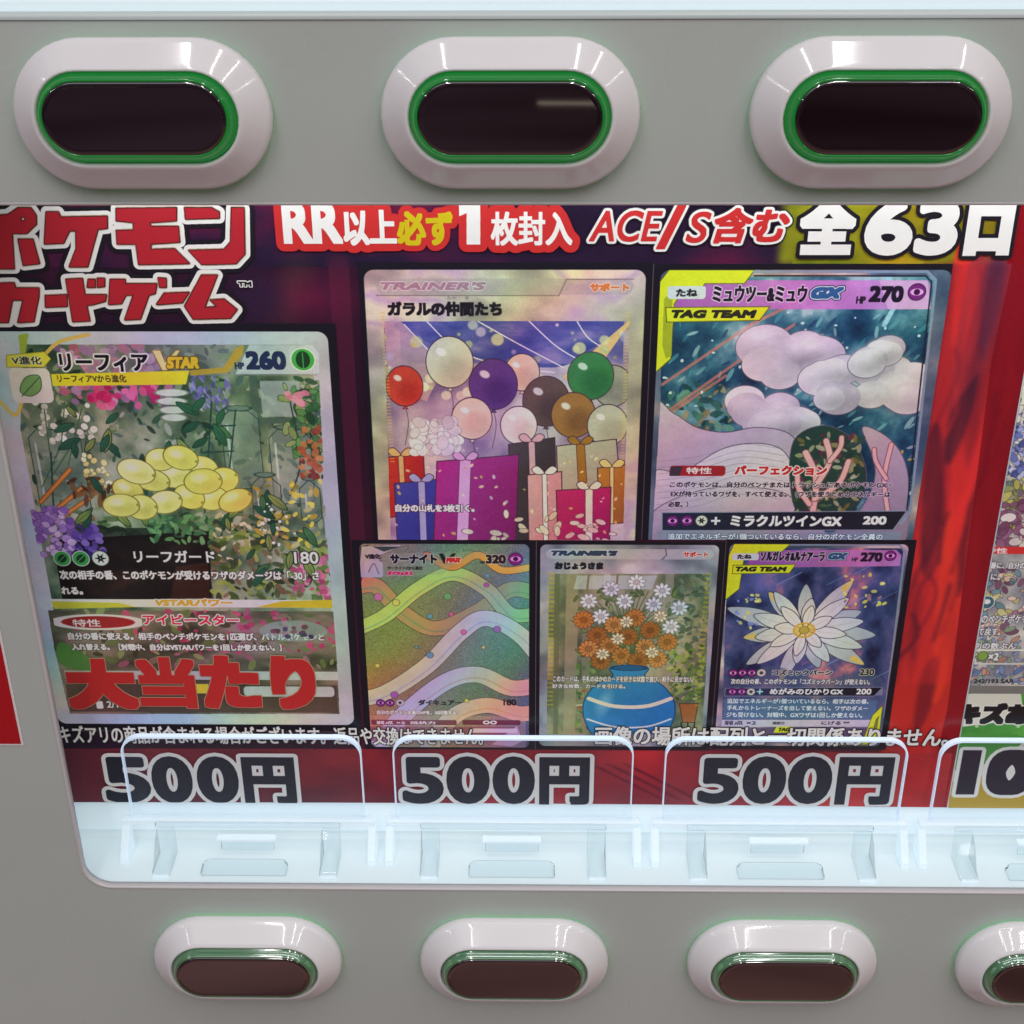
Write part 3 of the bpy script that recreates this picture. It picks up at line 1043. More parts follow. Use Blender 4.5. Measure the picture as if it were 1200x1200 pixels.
# lemons and pears heaped on the ledge among loose leaves
leaf = lambda p, c, c2, k=(30, 60, 44): s.poly(p, c, 1, True, k, 0.3, (c2, 1, 1))
rs = random.Random(77)
for k in range(44):
    c = ((42.0,107.6), (75.8,107.5), (92.7,139.1), (100.1,155.7), (43.8,136.0))[k % 5]
    x, y, L, t = c[0] + rs.uniform(-11, 11), c[1] + rs.uniform(-9, 9), rs.uniform(2.4, 4.6), rs.uniform(-2.6, -0.3)
    dx, dy = math.cos(t) * L, math.sin(t) * L
    c1 = rs.choice(((50, 104, 76), (78, 128, 80), (120, 150, 76), (44, 90, 70), (140, 156, 84)))
    leaf([(x - dx, y - dy), (x - dy * .35, y + dx * .35), (x + dx, y + dy), (x + dy * .35, y - dx * .35)], c1, tuple(v * 0.75 for v in c1))
    s.line([(x - dx, y - dy), (x + dx * .9, y + dy * .9)], 0.2, (30, 60, 44), 0.6)
for k in range(15):
    c = ((75.9,122.5), (82.9,126.9), (67.1,125.0), (58.8,127.0), (50.3,130.8), (78.7,134.0), (70.7,133.3), (62.4,135.3), (54.1,137.3), (86.2,134.6), (62.6,119.4), (69.5,118.7), (54.0,123.8), (47.2,136.6), (76.0,127.5))[k]
    rx, ry, t = rs.uniform(5.0, 6.6), rs.uniform(3.8, 4.8), rs.uniform(-0.7, 0.7)
    yc = ((226, 214, 120), (218, 206, 104), (230, 222, 146), (214, 204, 116), (208, 194, 100))[k % 5]
    s.ell(c[0], c[1], rx, ry, yc, 1, t, ink=(112, 98, 44), iw=0.3)
    s.ell(c[0] + 1.0, c[1] + 1.4, rx * .62, ry * .5, (188, 172, 84), 0.6, t, 1.6)
    s.ell(c[0] - 1.3, c[1] - 1.3, rx * .34, ry * .3, (240, 234, 190), 0.8, t, 0.9)
    s.ell(c[0] + rx * .93 * math.cos(t), c[1] + rx * .93 * math.sin(t), 0.7, 0.6, (150, 140, 60))
s.dabs(61, 16, (92.3, 135.8, 106.8, 152.3), [(236, 240, 214)], (0.25, 0.6), 1)
# lower half of the card
s.clouds((14.0, 178.5, 116.8, 222.5), 62, 6, 6, [(0, (56, 56, 44)), (0.5, (96, 92, 76)), (0.8, (128, 110, 100)), (1, (140, 124, 116))], 1, 5)
s.dabs(63, 150, (16.8, 178.5, 117.4, 201.5), [(96, 110, 64), (130, 110, 96), (70, 62, 50), (150, 90, 110), (120, 130, 80)], (1, 2.6), 2)
s.dabs(64, 60, (42.8, 178.1, 117.3, 196.0), [(186, 70, 110), (160, 60, 96)], (0.7, 1.5), 1.3)
s.poly([(17.8,191.6),(27.3,198.1),(28.3,203.9),(16.9,201.0)], (78, 120, 60), 1, True)
s.rect((17.5, 203.7, 117.0, 207.4), (190, 196, 198), 0.85)
s.rect((17.2, 209.7, 115.5, 221.7), (74, 60, 52), 0.8)
s.rect((63.0, 209.3, 69.2, 213.4), (206, 186, 60))
s.rect((81.8, 210.2, 114.7, 214.7), (186, 192, 196), 0.9, 1.5)
s.rect((17.3, 173.6, 117.7, 176.8), (206, 202, 196))
s.poly([(17.4,174.5),(41.4,175.1),(47.2,176.8),(18.1,177.7)], (190, 178, 60))
s.poly([(117.8,173.4),(98.6,174.2),(89.4,176.7),(117.9,176.9)], (206, 170, 50))
s.clip(None)
# head of the card
s.poly([(44.5,79.0),(92.6,78.9),(94.8,84.8),(117.3,84.7),(117.0,89.4),(41.9,89.5)], (128, 124, 128), 0.45)
s.poly([(22.6,75.6),(26.0,75.0),(23.7,81.9),(22.1,81.9)], (150, 158, 60))
s.line([(29.7,82.5),(35.4,77.9),(45.0,75.5)], 1.2, (196, 160, 80), 0.9, True)
s.line([(12.6,98.5),(16.8,103.4),(19.9,98.5)], 1.2, (200, 178, 90), 0.9, True)
s.poly([(17.6,82.5),(29.9,81.3),(31.7,83.7),(29.0,86.6),(16.9,86.6)], (196, 186, 60), 1, False, (120, 110, 40), 0.2)
s.text("V進化", (18.9, 82.8, 28.6, 85.7), (40, 38, 40), 0.1, out=((0.25, (220, 216, 170)),))
s.rect((17.2, 86.9, 30.5, 99.1), (206, 196, 190), 1, 2)
s.poly([(19.9,94.9),(22.4,90.2),(26.9,89.6),(26.7,94.3),(23.0,96.7)], (110, 150, 92), 1, True, (60, 90, 60), 0.3)
s.line([(20.2,96.7),(26.8,90.2)], 0.4, (60, 96, 66))
s.poly([(30.9,89.0),(75.8,87.7),(74.2,92.5),(30.8,93.1)], (214, 194, 48))
s.text("リーフィアVから進化", (32.6, 89.2, 55.0, 91.9), (64, 58, 40), 0.08)
s.text("リーフィア", (34.3, 81.9, 62.9, 88.1), (24, 22, 30), 0.22, out=((0.5, (214, 210, 204)),))
s.poly([(64.5,80.7),(67.3,80.7),(68.4,84.8),(72.2,80.7),(73.8,80.7),(68.6,87.7),(67.0,87.7)], (206, 190, 130), 1, False, (120, 96, 40), 0.3)
s.text("STAR", (68.7, 83.0, 79.1, 87.1), (206, 168, 50), 0.28, 0.2, out=((0.35, (96, 74, 30)),))
s.poly([(75.8,87.7),(86.9,86.5),(91.4,80.1),(94.2,78.9),(93.4,82.4),(88.4,88.3),(76.2,89.5)], (176, 140, 50), 0.9)
s.poly([(95.9,78.9),(116.1,78.9),(118.0,81.8),(117.6,88.8),(90.6,88.9)], (186, 194, 206), 0.75)
s.text("HP", (90.6, 84.8, 93.6, 87.1), (34, 44, 72), 0.12)
s.text("260", (94.3, 81.0, 107.2, 87.4), (30, 40, 72), 0.42)
e = 112.7,83.9
s.ell(*e, 3.9, 3.9, (58, 150, 66), ink=(196, 206, 190), iw=0.5)
s.ell(*e, 2.3, 2.9, (20, 52, 30))
s.line([(e[0], e[1] + 3), (e[0], e[1] - 2.4)], 0.3, (70, 150, 80))
# attack lines
for x, k in ((73, "leaf"), (95, "leaf"), (117, "star")):
    p = (24.0,157.3) if x == 73 else (30.5,157.3) if x == 95 else (37.3,157.2)
    energy(s, *p, 2.9, k)
s.text("リーフガード", (48.9, 154.1, 77.0, 158.8), (240, 238, 232), 0.12, out=((0.45, (30, 28, 32)),))
s.text("180", (104.4, 154.3, 112.7, 159.0), (236, 234, 226), 0.12, out=((0.45, (30, 28, 32)),))
rules(s, (("次の相手の番、このポケモンが受けるワザのダメージは「-30」さ", (22.1, 161.9, 112.5, 165.6)), ("れる。", (21.7, 168.6, 29.2, 171.7))))
s.text("VSTARパワー", (54.1, 173.3, 81.4, 176.4), (196, 156, 60), 0.22, 0.12, out=((0.3, (240, 236, 226)),))
s.ell(32.8,183.1, 15.2, 2.9, (150, 36, 40), ink=(214, 196, 196), iw=0.8)
s.text("特性", (23.6, 181.9, 33.6, 185.1), (236, 226, 222), 0.1)
s.text("アイビースター", (48.7, 179.9, 82.8, 184.2), (196, 40, 66), 0.16, out=((0.4, (232, 222, 216)),))
rules(s, (("自分の番に使える。相手のベンチポケモンを1匹選び、バトルポケモンと", (21.2, 187.4, 112.6, 190.6)), ("入れ替える。［対戦中、自分はVSTARパワーを1回しか使えない。］", (21.8, 192.1, 97.0, 195.0))))
s.ell(101.8,186.5, 12, 4.4, (150, 166, 162), 0.6)
s.dabs(66, 14, (94.5, 184.4, 109.1, 189.0), [(70, 60, 90), (110, 70, 80), (60, 80, 60)], (0.8, 1.6), 1.2)
s.text("@022 Pokémon/Nintendo/Creatures/GAME FREAK.", (46.4, 221.0, 87.9, 222.7), (70, 60, 60), 0.03)
s.text("2/1 072", (30.9, 217.0, 42.5, 220.0), (226, 220, 214), 0.1)
s.rect((27.1, 217.0, 29.6, 220.4), (220, 214, 206), 1, 0.6)
s.wash(CB, 206, 0.09)
s.speckle(CB, 6, 0.018, 1)
# rounded corners cut back to the black mount
def mount(s, b, r, col=(25, 23, 32)):
    X = (np.arange(s.w) + .5) / s.p + s.x0
    Yv = ((np.arange(s.h) + .5) / s.p + s.y0)[:, None]
    qx = np.abs(X - (b[0] + b[2]) / 2) - (b[2] - b[0]) / 2 + r
    qy = np.abs(Yv - (b[1] + b[3]) / 2) - (b[3] - b[1]) / 2 + r
    d = np.hypot(np.maximum(qx, 0), np.maximum(qy, 0)) + np.minimum(np.maximum(qx, qy), 0) - r
    s.put(0, 0, np.clip(0.5 + d * s.p, 0, 1).astype(np.float32), col)
    return s
def card(s, label):
    o = paper("card_picture", (s.x0, s.y0, s.x1, s.y1), 0.02875, 0.0002, s.material("card_print", 0.28, 0.28), poster)
    o["label"] = label
s.foil(51, 0.05)
mount(s, CB, 3.4)
s.line([(s.x0, s.y1 - 0.2), (s.x1, s.y1 - 0.2)], 0.25, (110, 96, 104), 0.8)
card(s, "large garden card picture with heaped yellow fruit")

# ---- party card, upper middle
s = Sheet((132.2, 51.8, 223.2, 149.5), (24, 22, 28), 7)
CB = (133.7, 54.1, 221.3, 193.7)
s.clouds(CB, 71, 7, 5, [(0, (130, 118, 112)), (0.4, (166, 152, 136)), (0.6, (186, 174, 152)), (0.8, (176, 150, 160)), (1, (206, 196, 160))], 1, 3)
s.rect((137.4, 56.9, 217.5, 62.1), (150, 142, 132), 0.55, 2.5)
s.line([(137.3,62.4),(194.4,62.4),(196.7,57.2),(217.4,57.1)], 0.4, (110, 100, 92), 0.8)
s.text("TRAINER'S", (138.8, 58.0, 171.8, 60.8), (150, 116, 120), 0.24, 0.25, out=((0.25, (196, 186, 176)),))
s.text("サポート", (204.0, 58.3, 216.2, 61.0), (190, 110, 50), 0.2, out=((0.25, (206, 190, 160)),))
s.text("ガラルの仲間たち", (140.6, 64.4, 176.5, 69.2), (30, 26, 34), 0.26)
s.text("なか", (159.5, 62.7, 162.4, 63.7), (90, 80, 84), 0.0)
s.text("ま", (165.1, 62.7, 166.4, 63.7), (90, 80, 84), 0.0)
A = [(139.3,70.9),(216.8,70.8),(217.2,149.2),(138.0,149.5)]
s.clip(A)
AR = (137.5, 70.6, 217.6, 150.0)
s.clouds(AR, 72, 5, 5, [(0, (96, 70, 120)), (0.4, (150, 124, 150)), (0.7, (176, 156, 166)), (1, (196, 184, 170))], 1, 4)
s.poly([(145.8,70.9),(213.1,70.8),(204.1,80.5),(193.3,86.4),(168.8,83.5),(152.6,77.7)], (56, 66, 130), 0.9, True)
s.clouds((144.4, 70.6, 214.9, 84.9), 73, 3, 6, [(0, (46, 52, 120)), (0.6, (90, 84, 146)), (1, (150, 126, 166))], 0.7)
s.poly([(216.3,70.8),(217.4,70.8),(207.0,86.9),(198.3,92.3),(196.1,89.3)], (226, 176, 110), 0.9)
s.poly([(139.3,70.9),(144.7,70.9),(157.8,86.4),(151.9,98.3),(140.0,92.3)], (196, 150, 150), 0.7)
for a in ([(152.8,70.9),(163.4,81.2),(179.7,86.4),(193.3,88.1)], [(169.0,70.9),(182.4,78.8),(196.1,86.4)], [(185.1,70.8),(193.3,78.8),(200.4,83.5)], [(200.2,70.8),(204.0,76.5),(210.1,80.5)], [(145.7,72.0),(157.8,85.3),(168.6,91.1)]):
    s.line(a, 0.4, (222, 206, 206), 0.9, True)
rs = random.Random(5)
for k in range(60):
    x, y = rs.uniform(AR[0], AR[2]), rs.uniform(AR[1], AR[1] + 26)
    r = rs.choice((0.5, 0.8, 1.2, 1.6, 2.0))
    s.ell(x, y, r, r, rs.choice(((206, 196, 140), (176, 176, 120), (220, 206, 180), (200, 160, 70), (170, 150, 180))), rs.uniform(.5, .9), 0, 0.25)
# balloons on strings above a heap of wrapped gifts
INK = (64, 40, 60)
def ball(c, rx, ry, col, c2, rot=0):
    s.line([(c[0], c[1] + ry), (c[0] + 0.8, c[1] + ry + 6), (c[0] - 0.6, c[1] + ry + 14)], 0.25, INK, 0.7, True)
    s.poly([(c[0] - 0.9, c[1] + ry + 1.0), (c[0], c[1] + ry - 0.4), (c[0] + 0.9, c[1] + ry + 1.0)], col, 1, False, INK, 0.2)
    s.ell(*c, rx, ry, col, 1, rot, ink=INK, iw=0.3)
    s.ell(c[0] + rx * .25, c[1] + ry * .3, rx * .6, ry * .55, c2, 0.6, rot, min(rx, ry) * .25)
    s.ell(c[0] - rx * .35, c[1] - ry * .4, rx * .22, ry * .14, (236, 228, 220), 0.7, 0.5, 0.2)
def gift(p, col, c2, rib, k=0.5):
    s.poly(p, col, 1, False, INK, 0.35, (c2, 1, 1))
    (x0, y0), (x1, y1), (x2, y2), (x3, y3) = p
    m = lambda a, b, t: a + (b - a) * t
    s.poly([(m(x0, x1, k - .07), m(y0, y1, k - .07)), (m(x0, x1, k + .07), m(y0, y1, k + .07)), (m(x3, x2, k + .07), m(y3, y2, k + .07)), (m(x3, x2, k - .07), m(y3, y2, k - .07))], rib, 1, False, INK, 0.2)
    bx, by = m(x0, x1, k), m(y0, y1, k)
    for q in (-1, 1):
        s.poly([(bx, by), (bx + q * 2.2, by - 2.6), (bx + q * 4.2, by - 1.6), (bx + q * 2.8, by + .3)], rib, 1, True, INK, 0.25)
for c, rx, ry, col, c2 in (((144.9,92.9), 6, 7, (190, 60, 50), (150, 36, 40)), ((159.7,84.7), 7.6, 8.8, (196, 178, 166), (160, 140, 136)), ((182.9,88.1), 5.6, 6.4, (206, 176, 150), (180, 140, 120)),
                           ((173.6,92.3), 7.8, 8.8, (86, 56, 118), (62, 36, 90)), ((212.1,92.8), 6.2, 7.2, (150, 140, 130), (120, 110, 104)), ((204.9,89.3), 7.4, 8.2, (54, 112, 66), (36, 84, 54)),
                           ((190.7,98.2), 7.6, 8.8, (90, 66, 64), (60, 42, 50)), ((199.6,103.0), 7.2, 8.0, (150, 100, 56), (104, 66, 44)), ((166.5,104.3), 6.6, 7.4, (216, 184, 164), (186, 146, 130)),
                           ((181.8,106.7), 6.0, 6.8, (222, 196, 184), (196, 160, 150)), ((210.8,106.6), 6.6, 7.4, (180, 166, 150), (150, 136, 124))):
    ball(c, rx, ry, col, c2)
gift([(137.7,118.5),(150.2,116.0),(150.6,138.9),(137.8,140.9)], (182, 52, 46), (140, 34, 40), (206, 160, 110), .4)
gift([(140.1,128.0),(156.7,126.1),(156.6,152.1),(140.2,152.2)], (66, 72, 156), (40, 44, 116), (150, 156, 190), .55)
gift([(178.4,113.5),(193.6,111.0),(195.2,152.0),(179.4,152.0)], (72, 58, 64), (50, 40, 48), (206, 150, 156), .5)
gift([(194.2,114.1),(213.8,111.5),(216.1,132.3),(195.0,133.6)], (182, 168, 150), (146, 134, 124), (150, 100, 44), .4)
gift([(184.6,124.7),(196.0,123.4),(196.9,152.0),(185.2,152.0)], (208, 152, 158), (180, 112, 126), (230, 206, 200), .5)
gift([(207.9,122.1),(217.4,120.8),(217.6,142.6),(208.9,143.3)], (176, 116, 50), (140, 84, 40), (206, 180, 120), .5)
gift([(194.3,130.4),(212.6,129.1),(212.7,151.9),(195.2,152.0)], (178, 42, 98), (140, 28, 80), (220, 196, 180), .6)
gift([(154.6,119.8),(181.8,117.2),(180.6,152.0),(152.5,152.1)], (166, 46, 126), (120, 26, 90), (206, 150, 190), .35)
s.dabs(74, 70, (147.0, 104.9, 161.6, 116.6), [(206, 200, 200), (186, 178, 184), (222, 216, 212)], (1.4, 2.6), 1.3, ink=(130, 120, 128))
s.dabs(75, 60, (139.4, 113.5, 216.6, 149.4), [(222, 196, 150), (206, 176, 190), (190, 170, 90)], (0.4, 0.9), 1.6, al=.8)
s.dabs(76, 30, (162.0, 138.8, 214.2, 152.0), [(220, 196, 176), (206, 176, 160)], (1.2, 2.4), 2.0, ink=INK)
s.clip(None)
for k in range(46):
    y = CB[1] + 14 + k * 1.15
    s.line([((138.4, 77.7, 139.5, 78.3)[0] + k * .02, y), ((139.5, 77.7, 140.6, 78.3)[0] + k * .02, y)], 0.5, (206, 170, 70), 0.5)
    s.line([((215.7, 77.7, 216.5, 78.2)[0], y), ((216.5, 77.7, 218.1, 78.2)[0], y)], 0.5, (206, 170, 70), 0.5)
rules(s, (("自分の山札を3枚引く。", (140.0, 135.7, 166.8, 138.6)),), (236, 224, 220), (70, 40, 70))
s.wash(CB, 207, 0.09)
s.speckle(CB, 7, 0.024, 1)
s.foil(52, 0.06)
mount(s, CB, 3.2)
card(s, "pale gold card picture of balloons above wrapped gifts")

# ---- storm card, upper right
s = Sheet((223.4, 52.2, 315.5, 149.2), (22, 20, 26), 7)
CB = (225.8, 54.1, 315.7, 196.8)
s.clouds(CB, 81, 6, 6, [(0, (56, 70, 92)), (0.5, (96, 106, 124)), (0.75, (150, 126, 120)), (1, (186, 170, 160))], 1)
A = [(226.4,56.3),(309.1,56.3),(310.4,57.9),(313.4,148.9),(227.1,149.2),(227.7,98.2)]
s.clip(A)
AR = (225.6, 55.8, 313.6, 149.7)
s.clouds(AR, 82, 8, 7, [(0, (18, 36, 60)), (0.35, (30, 66, 92)), (0.6, (50, 96, 116)), (0.85, (96, 140, 150)), (1, (150, 176, 180))], 1, 5)
s.dabs(83, 170, (228.9, 69.1, 313.3, 107.1), [(60, 130, 140), (100, 160, 164), (40, 96, 116), (26, 50, 84), (140, 176, 176)], (0.8, 2.6), 3.4, -0.9, 0.7)
s.dabs(84, 90, (228.1, 92.2, 251.6, 108.7), [(46, 96, 90), (80, 130, 110), (130, 120, 90), (30, 66, 70)], (0.9, 2.4), 2.0)
s.dabs(85, 60, (301.4, 113.2, 318.4, 138.4), [(120, 130, 150), (60, 80, 110), (190, 190, 190), (186, 160, 80)], (0.8, 2), 2.8, -0.6)
for a in ([(228.0,92.2),(255.0,71.9),(275.3,60.7)], [(230.6,101.2),(255.7,81.1),(268.4,71.9)], [(228.5,104.2),(248.1,89.2)]):
    s.line(a, 1.0, (190, 110, 96), 0.7)
for k in range(50):
    rs = random.Random(900 + k)
    x, y = rs.uniform(AR[0], AR[2]), rs.uniform(AR[1] + 12, AR[1] + 46)
    s.ell(x, y, rs.uniform(.25, .6), rs.uniform(.25, .6), (206, 226, 226), .8)
# heaped lilac clouds above pale dunes, pink coral in a dark pool
INK = (84, 74, 92)
def heap(seed, n, b, rr, cols):
    rs = random.Random(seed)
    q = sorted([(rs.uniform(b[1], b[3]), rs.uniform(b[0], b[2])) for _ in range(n)])
    q = [(x, y, rs.uniform(*rr), rs.choice(cols)) for y, x in q]
    for x, y, r, c in q:
        s.ell(x, y, r * 1.25 + .25, r + .25, INK)
    for x, y, r, c in q:
        s.ell(x, y, r * 1.25, r, c)
    for x, y, r, c in q:
        s.ell(x + r * .3, y + r * .45, r * .95, r * .5, tuple(v * .72 for v in c), 0.35, 0, r * .5)
        s.ell(x - r * .3, y - r * .45, r * .7, r * .4, (222, 214, 220), 0.4, 0, r * .5)
LC = [(196, 188, 194), (182, 170, 184), (204, 196, 200), (170, 156, 172)]
heap(31, 12, (257.5, 77.6, 277.5, 89.2), (4.2, 7.4), LC)
heap(32, 14, (278.3, 86.2, 311.1, 97.4), (3.6, 6.2), LC)
heap(33, 6, (291.2, 73.0, 299.3, 86.2), (3.0, 5.2), LC)
heap(34, 12, (253.4, 96.9, 276.6, 107.1), (3.6, 6.0), LC)
dune = lambda p, c, c2: s.poly(p, c, 1, True, INK, 0.3, (c2, 0, 1))
dune([(225.1,101.2),(232.3,102.4),(239.8,107.2),(249.4,109.0),(260.4,107.2),(271.8,110.8),(277.1,125.7),(278.4,151.7),(227.2,151.8)], (184, 168, 180), (146, 122, 148))
dune([(226.1,124.6),(236.2,123.3),(249.8,114.5),(263.7,113.3),(271.5,119.5),(276.0,138.5),(275.5,151.7),(227.2,151.8)], (202, 190, 196), (168, 148, 168))
dune([(226.7,138.7),(242.3,130.3),(259.2,129.0),(273.8,133.4),(284.2,151.6),(227.2,151.8)], (188, 172, 184), (150, 126, 152))
for k in range(9):
    s.line([(p[0], p[1] + k * 2.3) for p in [(228.1,119.6),(241.5,117.7),(255.3,113.3),(269.4,115.1)]], 0.25, (130, 112, 136), 0.5, True)
dune([(293.7,107.1),(302.5,110.7),(309.1,119.4),(311.8,132.0),(311.4,151.5),(284.2,151.6),(294.6,140.4),(299.5,128.8),(299.0,119.4)], (172, 152, 166), (130, 104, 130))
s.poly([(271.9,112.0),(280.9,106.5),(290.2,110.8),(296.5,121.9),(296.6,133.3),(290.0,140.4),(277.3,140.5),(272.3,128.9)], (36, 58, 54), 1, True, INK, 0.3)
s.dabs(86, 120, (273.6, 109.5, 295.0, 138.5), [(60, 84, 60), (130, 130, 96), (90, 40, 60), (40, 60, 56), (150, 150, 130), (110, 96, 56)], (0.7, 1.9), 2.2)
for k, p in enumerate(([(280.6,138.5),(280.5,125.7),(276.2,116.3)], [(280.8,128.3),(284.4,119.4),(282.5,112.0)], [(280.7,133.4),(288.1,127.6),(290.6,119.4)], [(279.2,135.3),(275.2,129.5),(274.2,124.5)], [(284.4,119.4),(287.3,114.5),(287.4,110.8)], [(305.8,138.4),(303.1,125.7),(303.9,113.2)], [(303.7,125.7),(299.6,119.4),(298.5,115.0)])):
    s.line(p, 2.5 - .12 * k, (120, 72, 84), 1, True)
    s.line(p, 1.9 - .12 * k, (208, 158, 160), 1, True)
s.line([(295.9,56.3),(299.4,63.5),(296.7,71.9)], 1.6, (150, 190, 200), 0.8, True)
# name band and frame of the card
s.poly([(242.8,57.4),(308.2,57.4),(309.4,59.0),(310.5,66.8),(227.9,66.9),(230.3,60.7)], (196, 130, 190), 0.85, False, None, .2, ((170, 84, 170), -1, 0))
s.poly([(293.4,57.4),(308.2,57.4),(310.5,66.8),(297.2,66.8)], (206, 166, 196), 0.6)
s.clip(None)
Y1 = (196, 200, 40)
s.poly([(225.6,58.0),(228.4,54.1),(254.7,54.1),(251.9,58.5),(239.7,58.5),(238.2,60.7),(232.9,60.7),(230.5,65.2),(230.3,83.4),(225.6,88.1)], Y1, 1, False, (90, 92, 30), 0.3)
s.poly([(228.7,83.4),(227.4,78.8),(227.2,63.5),(228.2,62.4),(229.8,62.4),(230.5,82.3)], (150, 154, 40))
s.line([(254.7,54.7),(307.8,54.6),(310.8,57.4),(313.2,138.4),(310.8,142.3)], 0.9, (120, 132, 150))
s.line([(254.8,56.0),(307.5,56.0),(309.6,57.9),(312.0,137.8)], 0.5, (30, 34, 46))
s.rect((228.2, 59.3, 240.1, 63.5), (186, 190, 192), 1, 1)
s.text("たね", (230.8, 60.2, 237.5, 62.7), (34, 34, 40), 0.14)
s.text("ミュウツー&ミュウ", (242.3, 59.1, 271.7, 64.6), (32, 24, 40), 0.24, out=((0.25, (220, 190, 216)),))
s.text("GX", (272.7, 59.6, 282.8, 63.5), (44, 84, 128), 0.42, 0.3, out=((0.3, (206, 216, 226)), (0.3, (30, 40, 66))))
s.text("HP", (287.0, 62.6, 289.9, 64.9), (34, 26, 40), 0.12)
s.text("270", (290.8, 59.3, 301.4, 64.6), (32, 24, 40), 0.34)
energy(s, 305.5,61.2, 2.7, "eye")
s.poly([(227.9,66.3),(260.4,66.0),(257.5,70.5),(228.4,71.1)], Y1, 1, False, (80, 84, 28), 0.3)
s.text("TAG TEAM", (229.8, 67.1, 256.3, 69.8), (36, 36, 30), 0.26, 0.2)
s.rect((231.9, 121.1, 250.3, 124.9), (150, 36, 42), 1, 1.2)
s.poly([(232.1,121.4),(236.1,121.4),(235.2,124.9),(231.8,124.9)], (60, 50, 60))
s.text("特性", (237.3, 121.7, 245.8, 124.2), (236, 226, 222), 0.1)
s.text("パーフェクション", (253.4, 121.0, 283.9, 124.5), (176, 40, 44), 0.2, out=((0.35, (220, 206, 206)),))
rules(s, (("このポケモンは、自分のベンチまたはトラッシュにあるポケモンGX・", (232.2, 127.0, 305.7, 129.2)), ("EXが持っているワザを、すべて使える。（ワザを使うためのエネルギーは", (232.6, 130.5, 305.8, 132.8)), ("必要。）", (232.0, 134.5, 238.6, 136.7))), (40, 30, 46), (206, 190, 200), 0.06, 0.2)
s.poly([(230.1,138.7),(312.0,137.8),(308.3,145.0),(230.4,145.5)], (34, 40, 60), 1, False, (120, 130, 150), 0.3, ((24, 24, 34), 1, 0))
for x in (0, 1, 2):
    energy(s, *((233.7,141.8) if x == 0 else (238.6,141.7) if x == 1 else (243.5,141.7)), 2.0, "star" if x == 2 else "eye")
s.text("+", (246.7, 140.2, 249.8, 143.2), (206, 226, 240), 0.12)
s.text("ミラクルツインGX", (253.3, 139.5, 290.7, 143.8), (226, 226, 230), 0.18)
s.text("200", (297.8, 139.8, 305.6, 143.0), (226, 226, 230), 0.18)
s.rect((228.8, 145.7, 311.5, 149.7), (110, 130, 150), 0.6)
rules(s, (("追加でエネルギーが1個ついているなら、自分のポケモン全員の", (232.3, 146.4, 305.1, 148.9)),), (206, 226, 240), (50, 74, 110), 0.08)
s.wash(CB, 208, 0.09)
s.speckle(CB, 8, 0.020, 1)
s.foil(53, 0.035)
mount(s, CB, 3.2)
s.line([(s.x0 + .15, s.y0), (s.x0 + .15, s.y1)], 0.2, (120, 112, 116), 0.7)
card(s, "teal storm card picture with pale lilac clouds")

# ---- rainbow card, lower left
s = Sheet((124.5, 149.8, 187.4, 238.0), (24, 22, 28), 8)
CB = (127.0, 151.1, 185.3, 237.0)
gx = np.linspace(0, 1, s.w, dtype=np.float32)[None, :, None]
gy = np.linspace(0, 1, s.h, dtype=np.float32)[:, None, None]
top = C((120, 116, 92)) * (1 - gx) + C((92, 122, 124)) * gx
midc = C((140, 128, 66)) * (1 - gx) + C((78, 128, 130)) * gx
low = C((160, 116, 84)) * (1 - gx) + C((84, 84, 110)) * gx
s.a[:] = np.where(gy < .4, top + (midc - top) * (gy / .4), midc + (low - midc) * ((gy - .4) / .6))
s.speckle((s.x0, s.y0, s.x1, s.y1), 9, 0.085, 1)
s.clip([(CB[0], CB[1]), (CB[2], CB[1]), (CB[2], CB[3]), (CB[0], CB[3])])
INK = (78, 74, 70)
rb = lambda p, c, c2, d=(1, 1): s.poly(p, c, 1, True, INK, 0.3, (c2, *d))
# broad ribbons waving across the sheet
def ribbon(p, wd, c1, c2):
    q = smooth_loop(p, 8, False)
    s.line(q, wd + .5, INK)
    n = len(q) - 1
    for i in range(n):
        t = i / n
        s.line(q[i:i + 2], wd, tuple(c1[j] * (1 - t) + c2[j] * t for j in range(3)))
    s.line([(x + wd * .1, y + wd * .22) for x, y in q], wd * .1, tuple(v * .85 for v in c2), 0.5)
ribbon([(122.8,169.2),(131.8,167.8),(140.3,178.2),(152.1,185.2),(167.3,178.1),(179.3,169.0),(191.2,172.4)], 6.0, (214, 120, 84), (110, 166, 120))
ribbon([(121.8,186.8),(134.2,180.3),(146.6,169.1),(158.7,162.9),(170.4,169.0),(179.3,179.4),(191.3,178.0)], 5.4, (206, 186, 90), (120, 176, 150))
ribbon([(120.1,216.1),(132.7,213.0),(148.6,201.1),(161.1,186.6),(170.3,180.9),(182.3,187.9),(191.4,200.9)], 6.4, (186, 204, 140), (170, 180, 210))
ribbon([(128.3,239.2),(138.5,223.6),(154.5,208.4),(166.9,204.7),(179.2,210.5),(191.5,208.2)], 6.8, (160, 186, 206), (206, 160, 150))
ribbon([(147.4,239.0),(157.2,223.5),(169.8,218.1),(182.2,221.8),(191.6,219.5)], 6.6, (190, 160, 190), (214, 160, 116))
ribbon([(150.1,155.5),(158.7,160.2),(167.7,155.4),(176.4,161.5),(191.1,158.7)], 2.6, (206, 90, 70), (200, 190, 80))
for k in range(16):
    rs = random.Random(700 + k)
    s.ell(rs.uniform(CB[0] + 3, CB[2] - 3), rs.uniform(CB[1] + 12, CB[3] - 14), *([rs.uniform(.6, 1.6)] * 2), rs.choice(((96, 166, 110), (206, 100, 150), (150, 90, 160), (90, 150, 180), (214, 180, 100))), .95, ink=INK, iw=.2)
s.rect((125.0, 222.7, 184.1, 237.4), (206, 156, 140), 0.35)
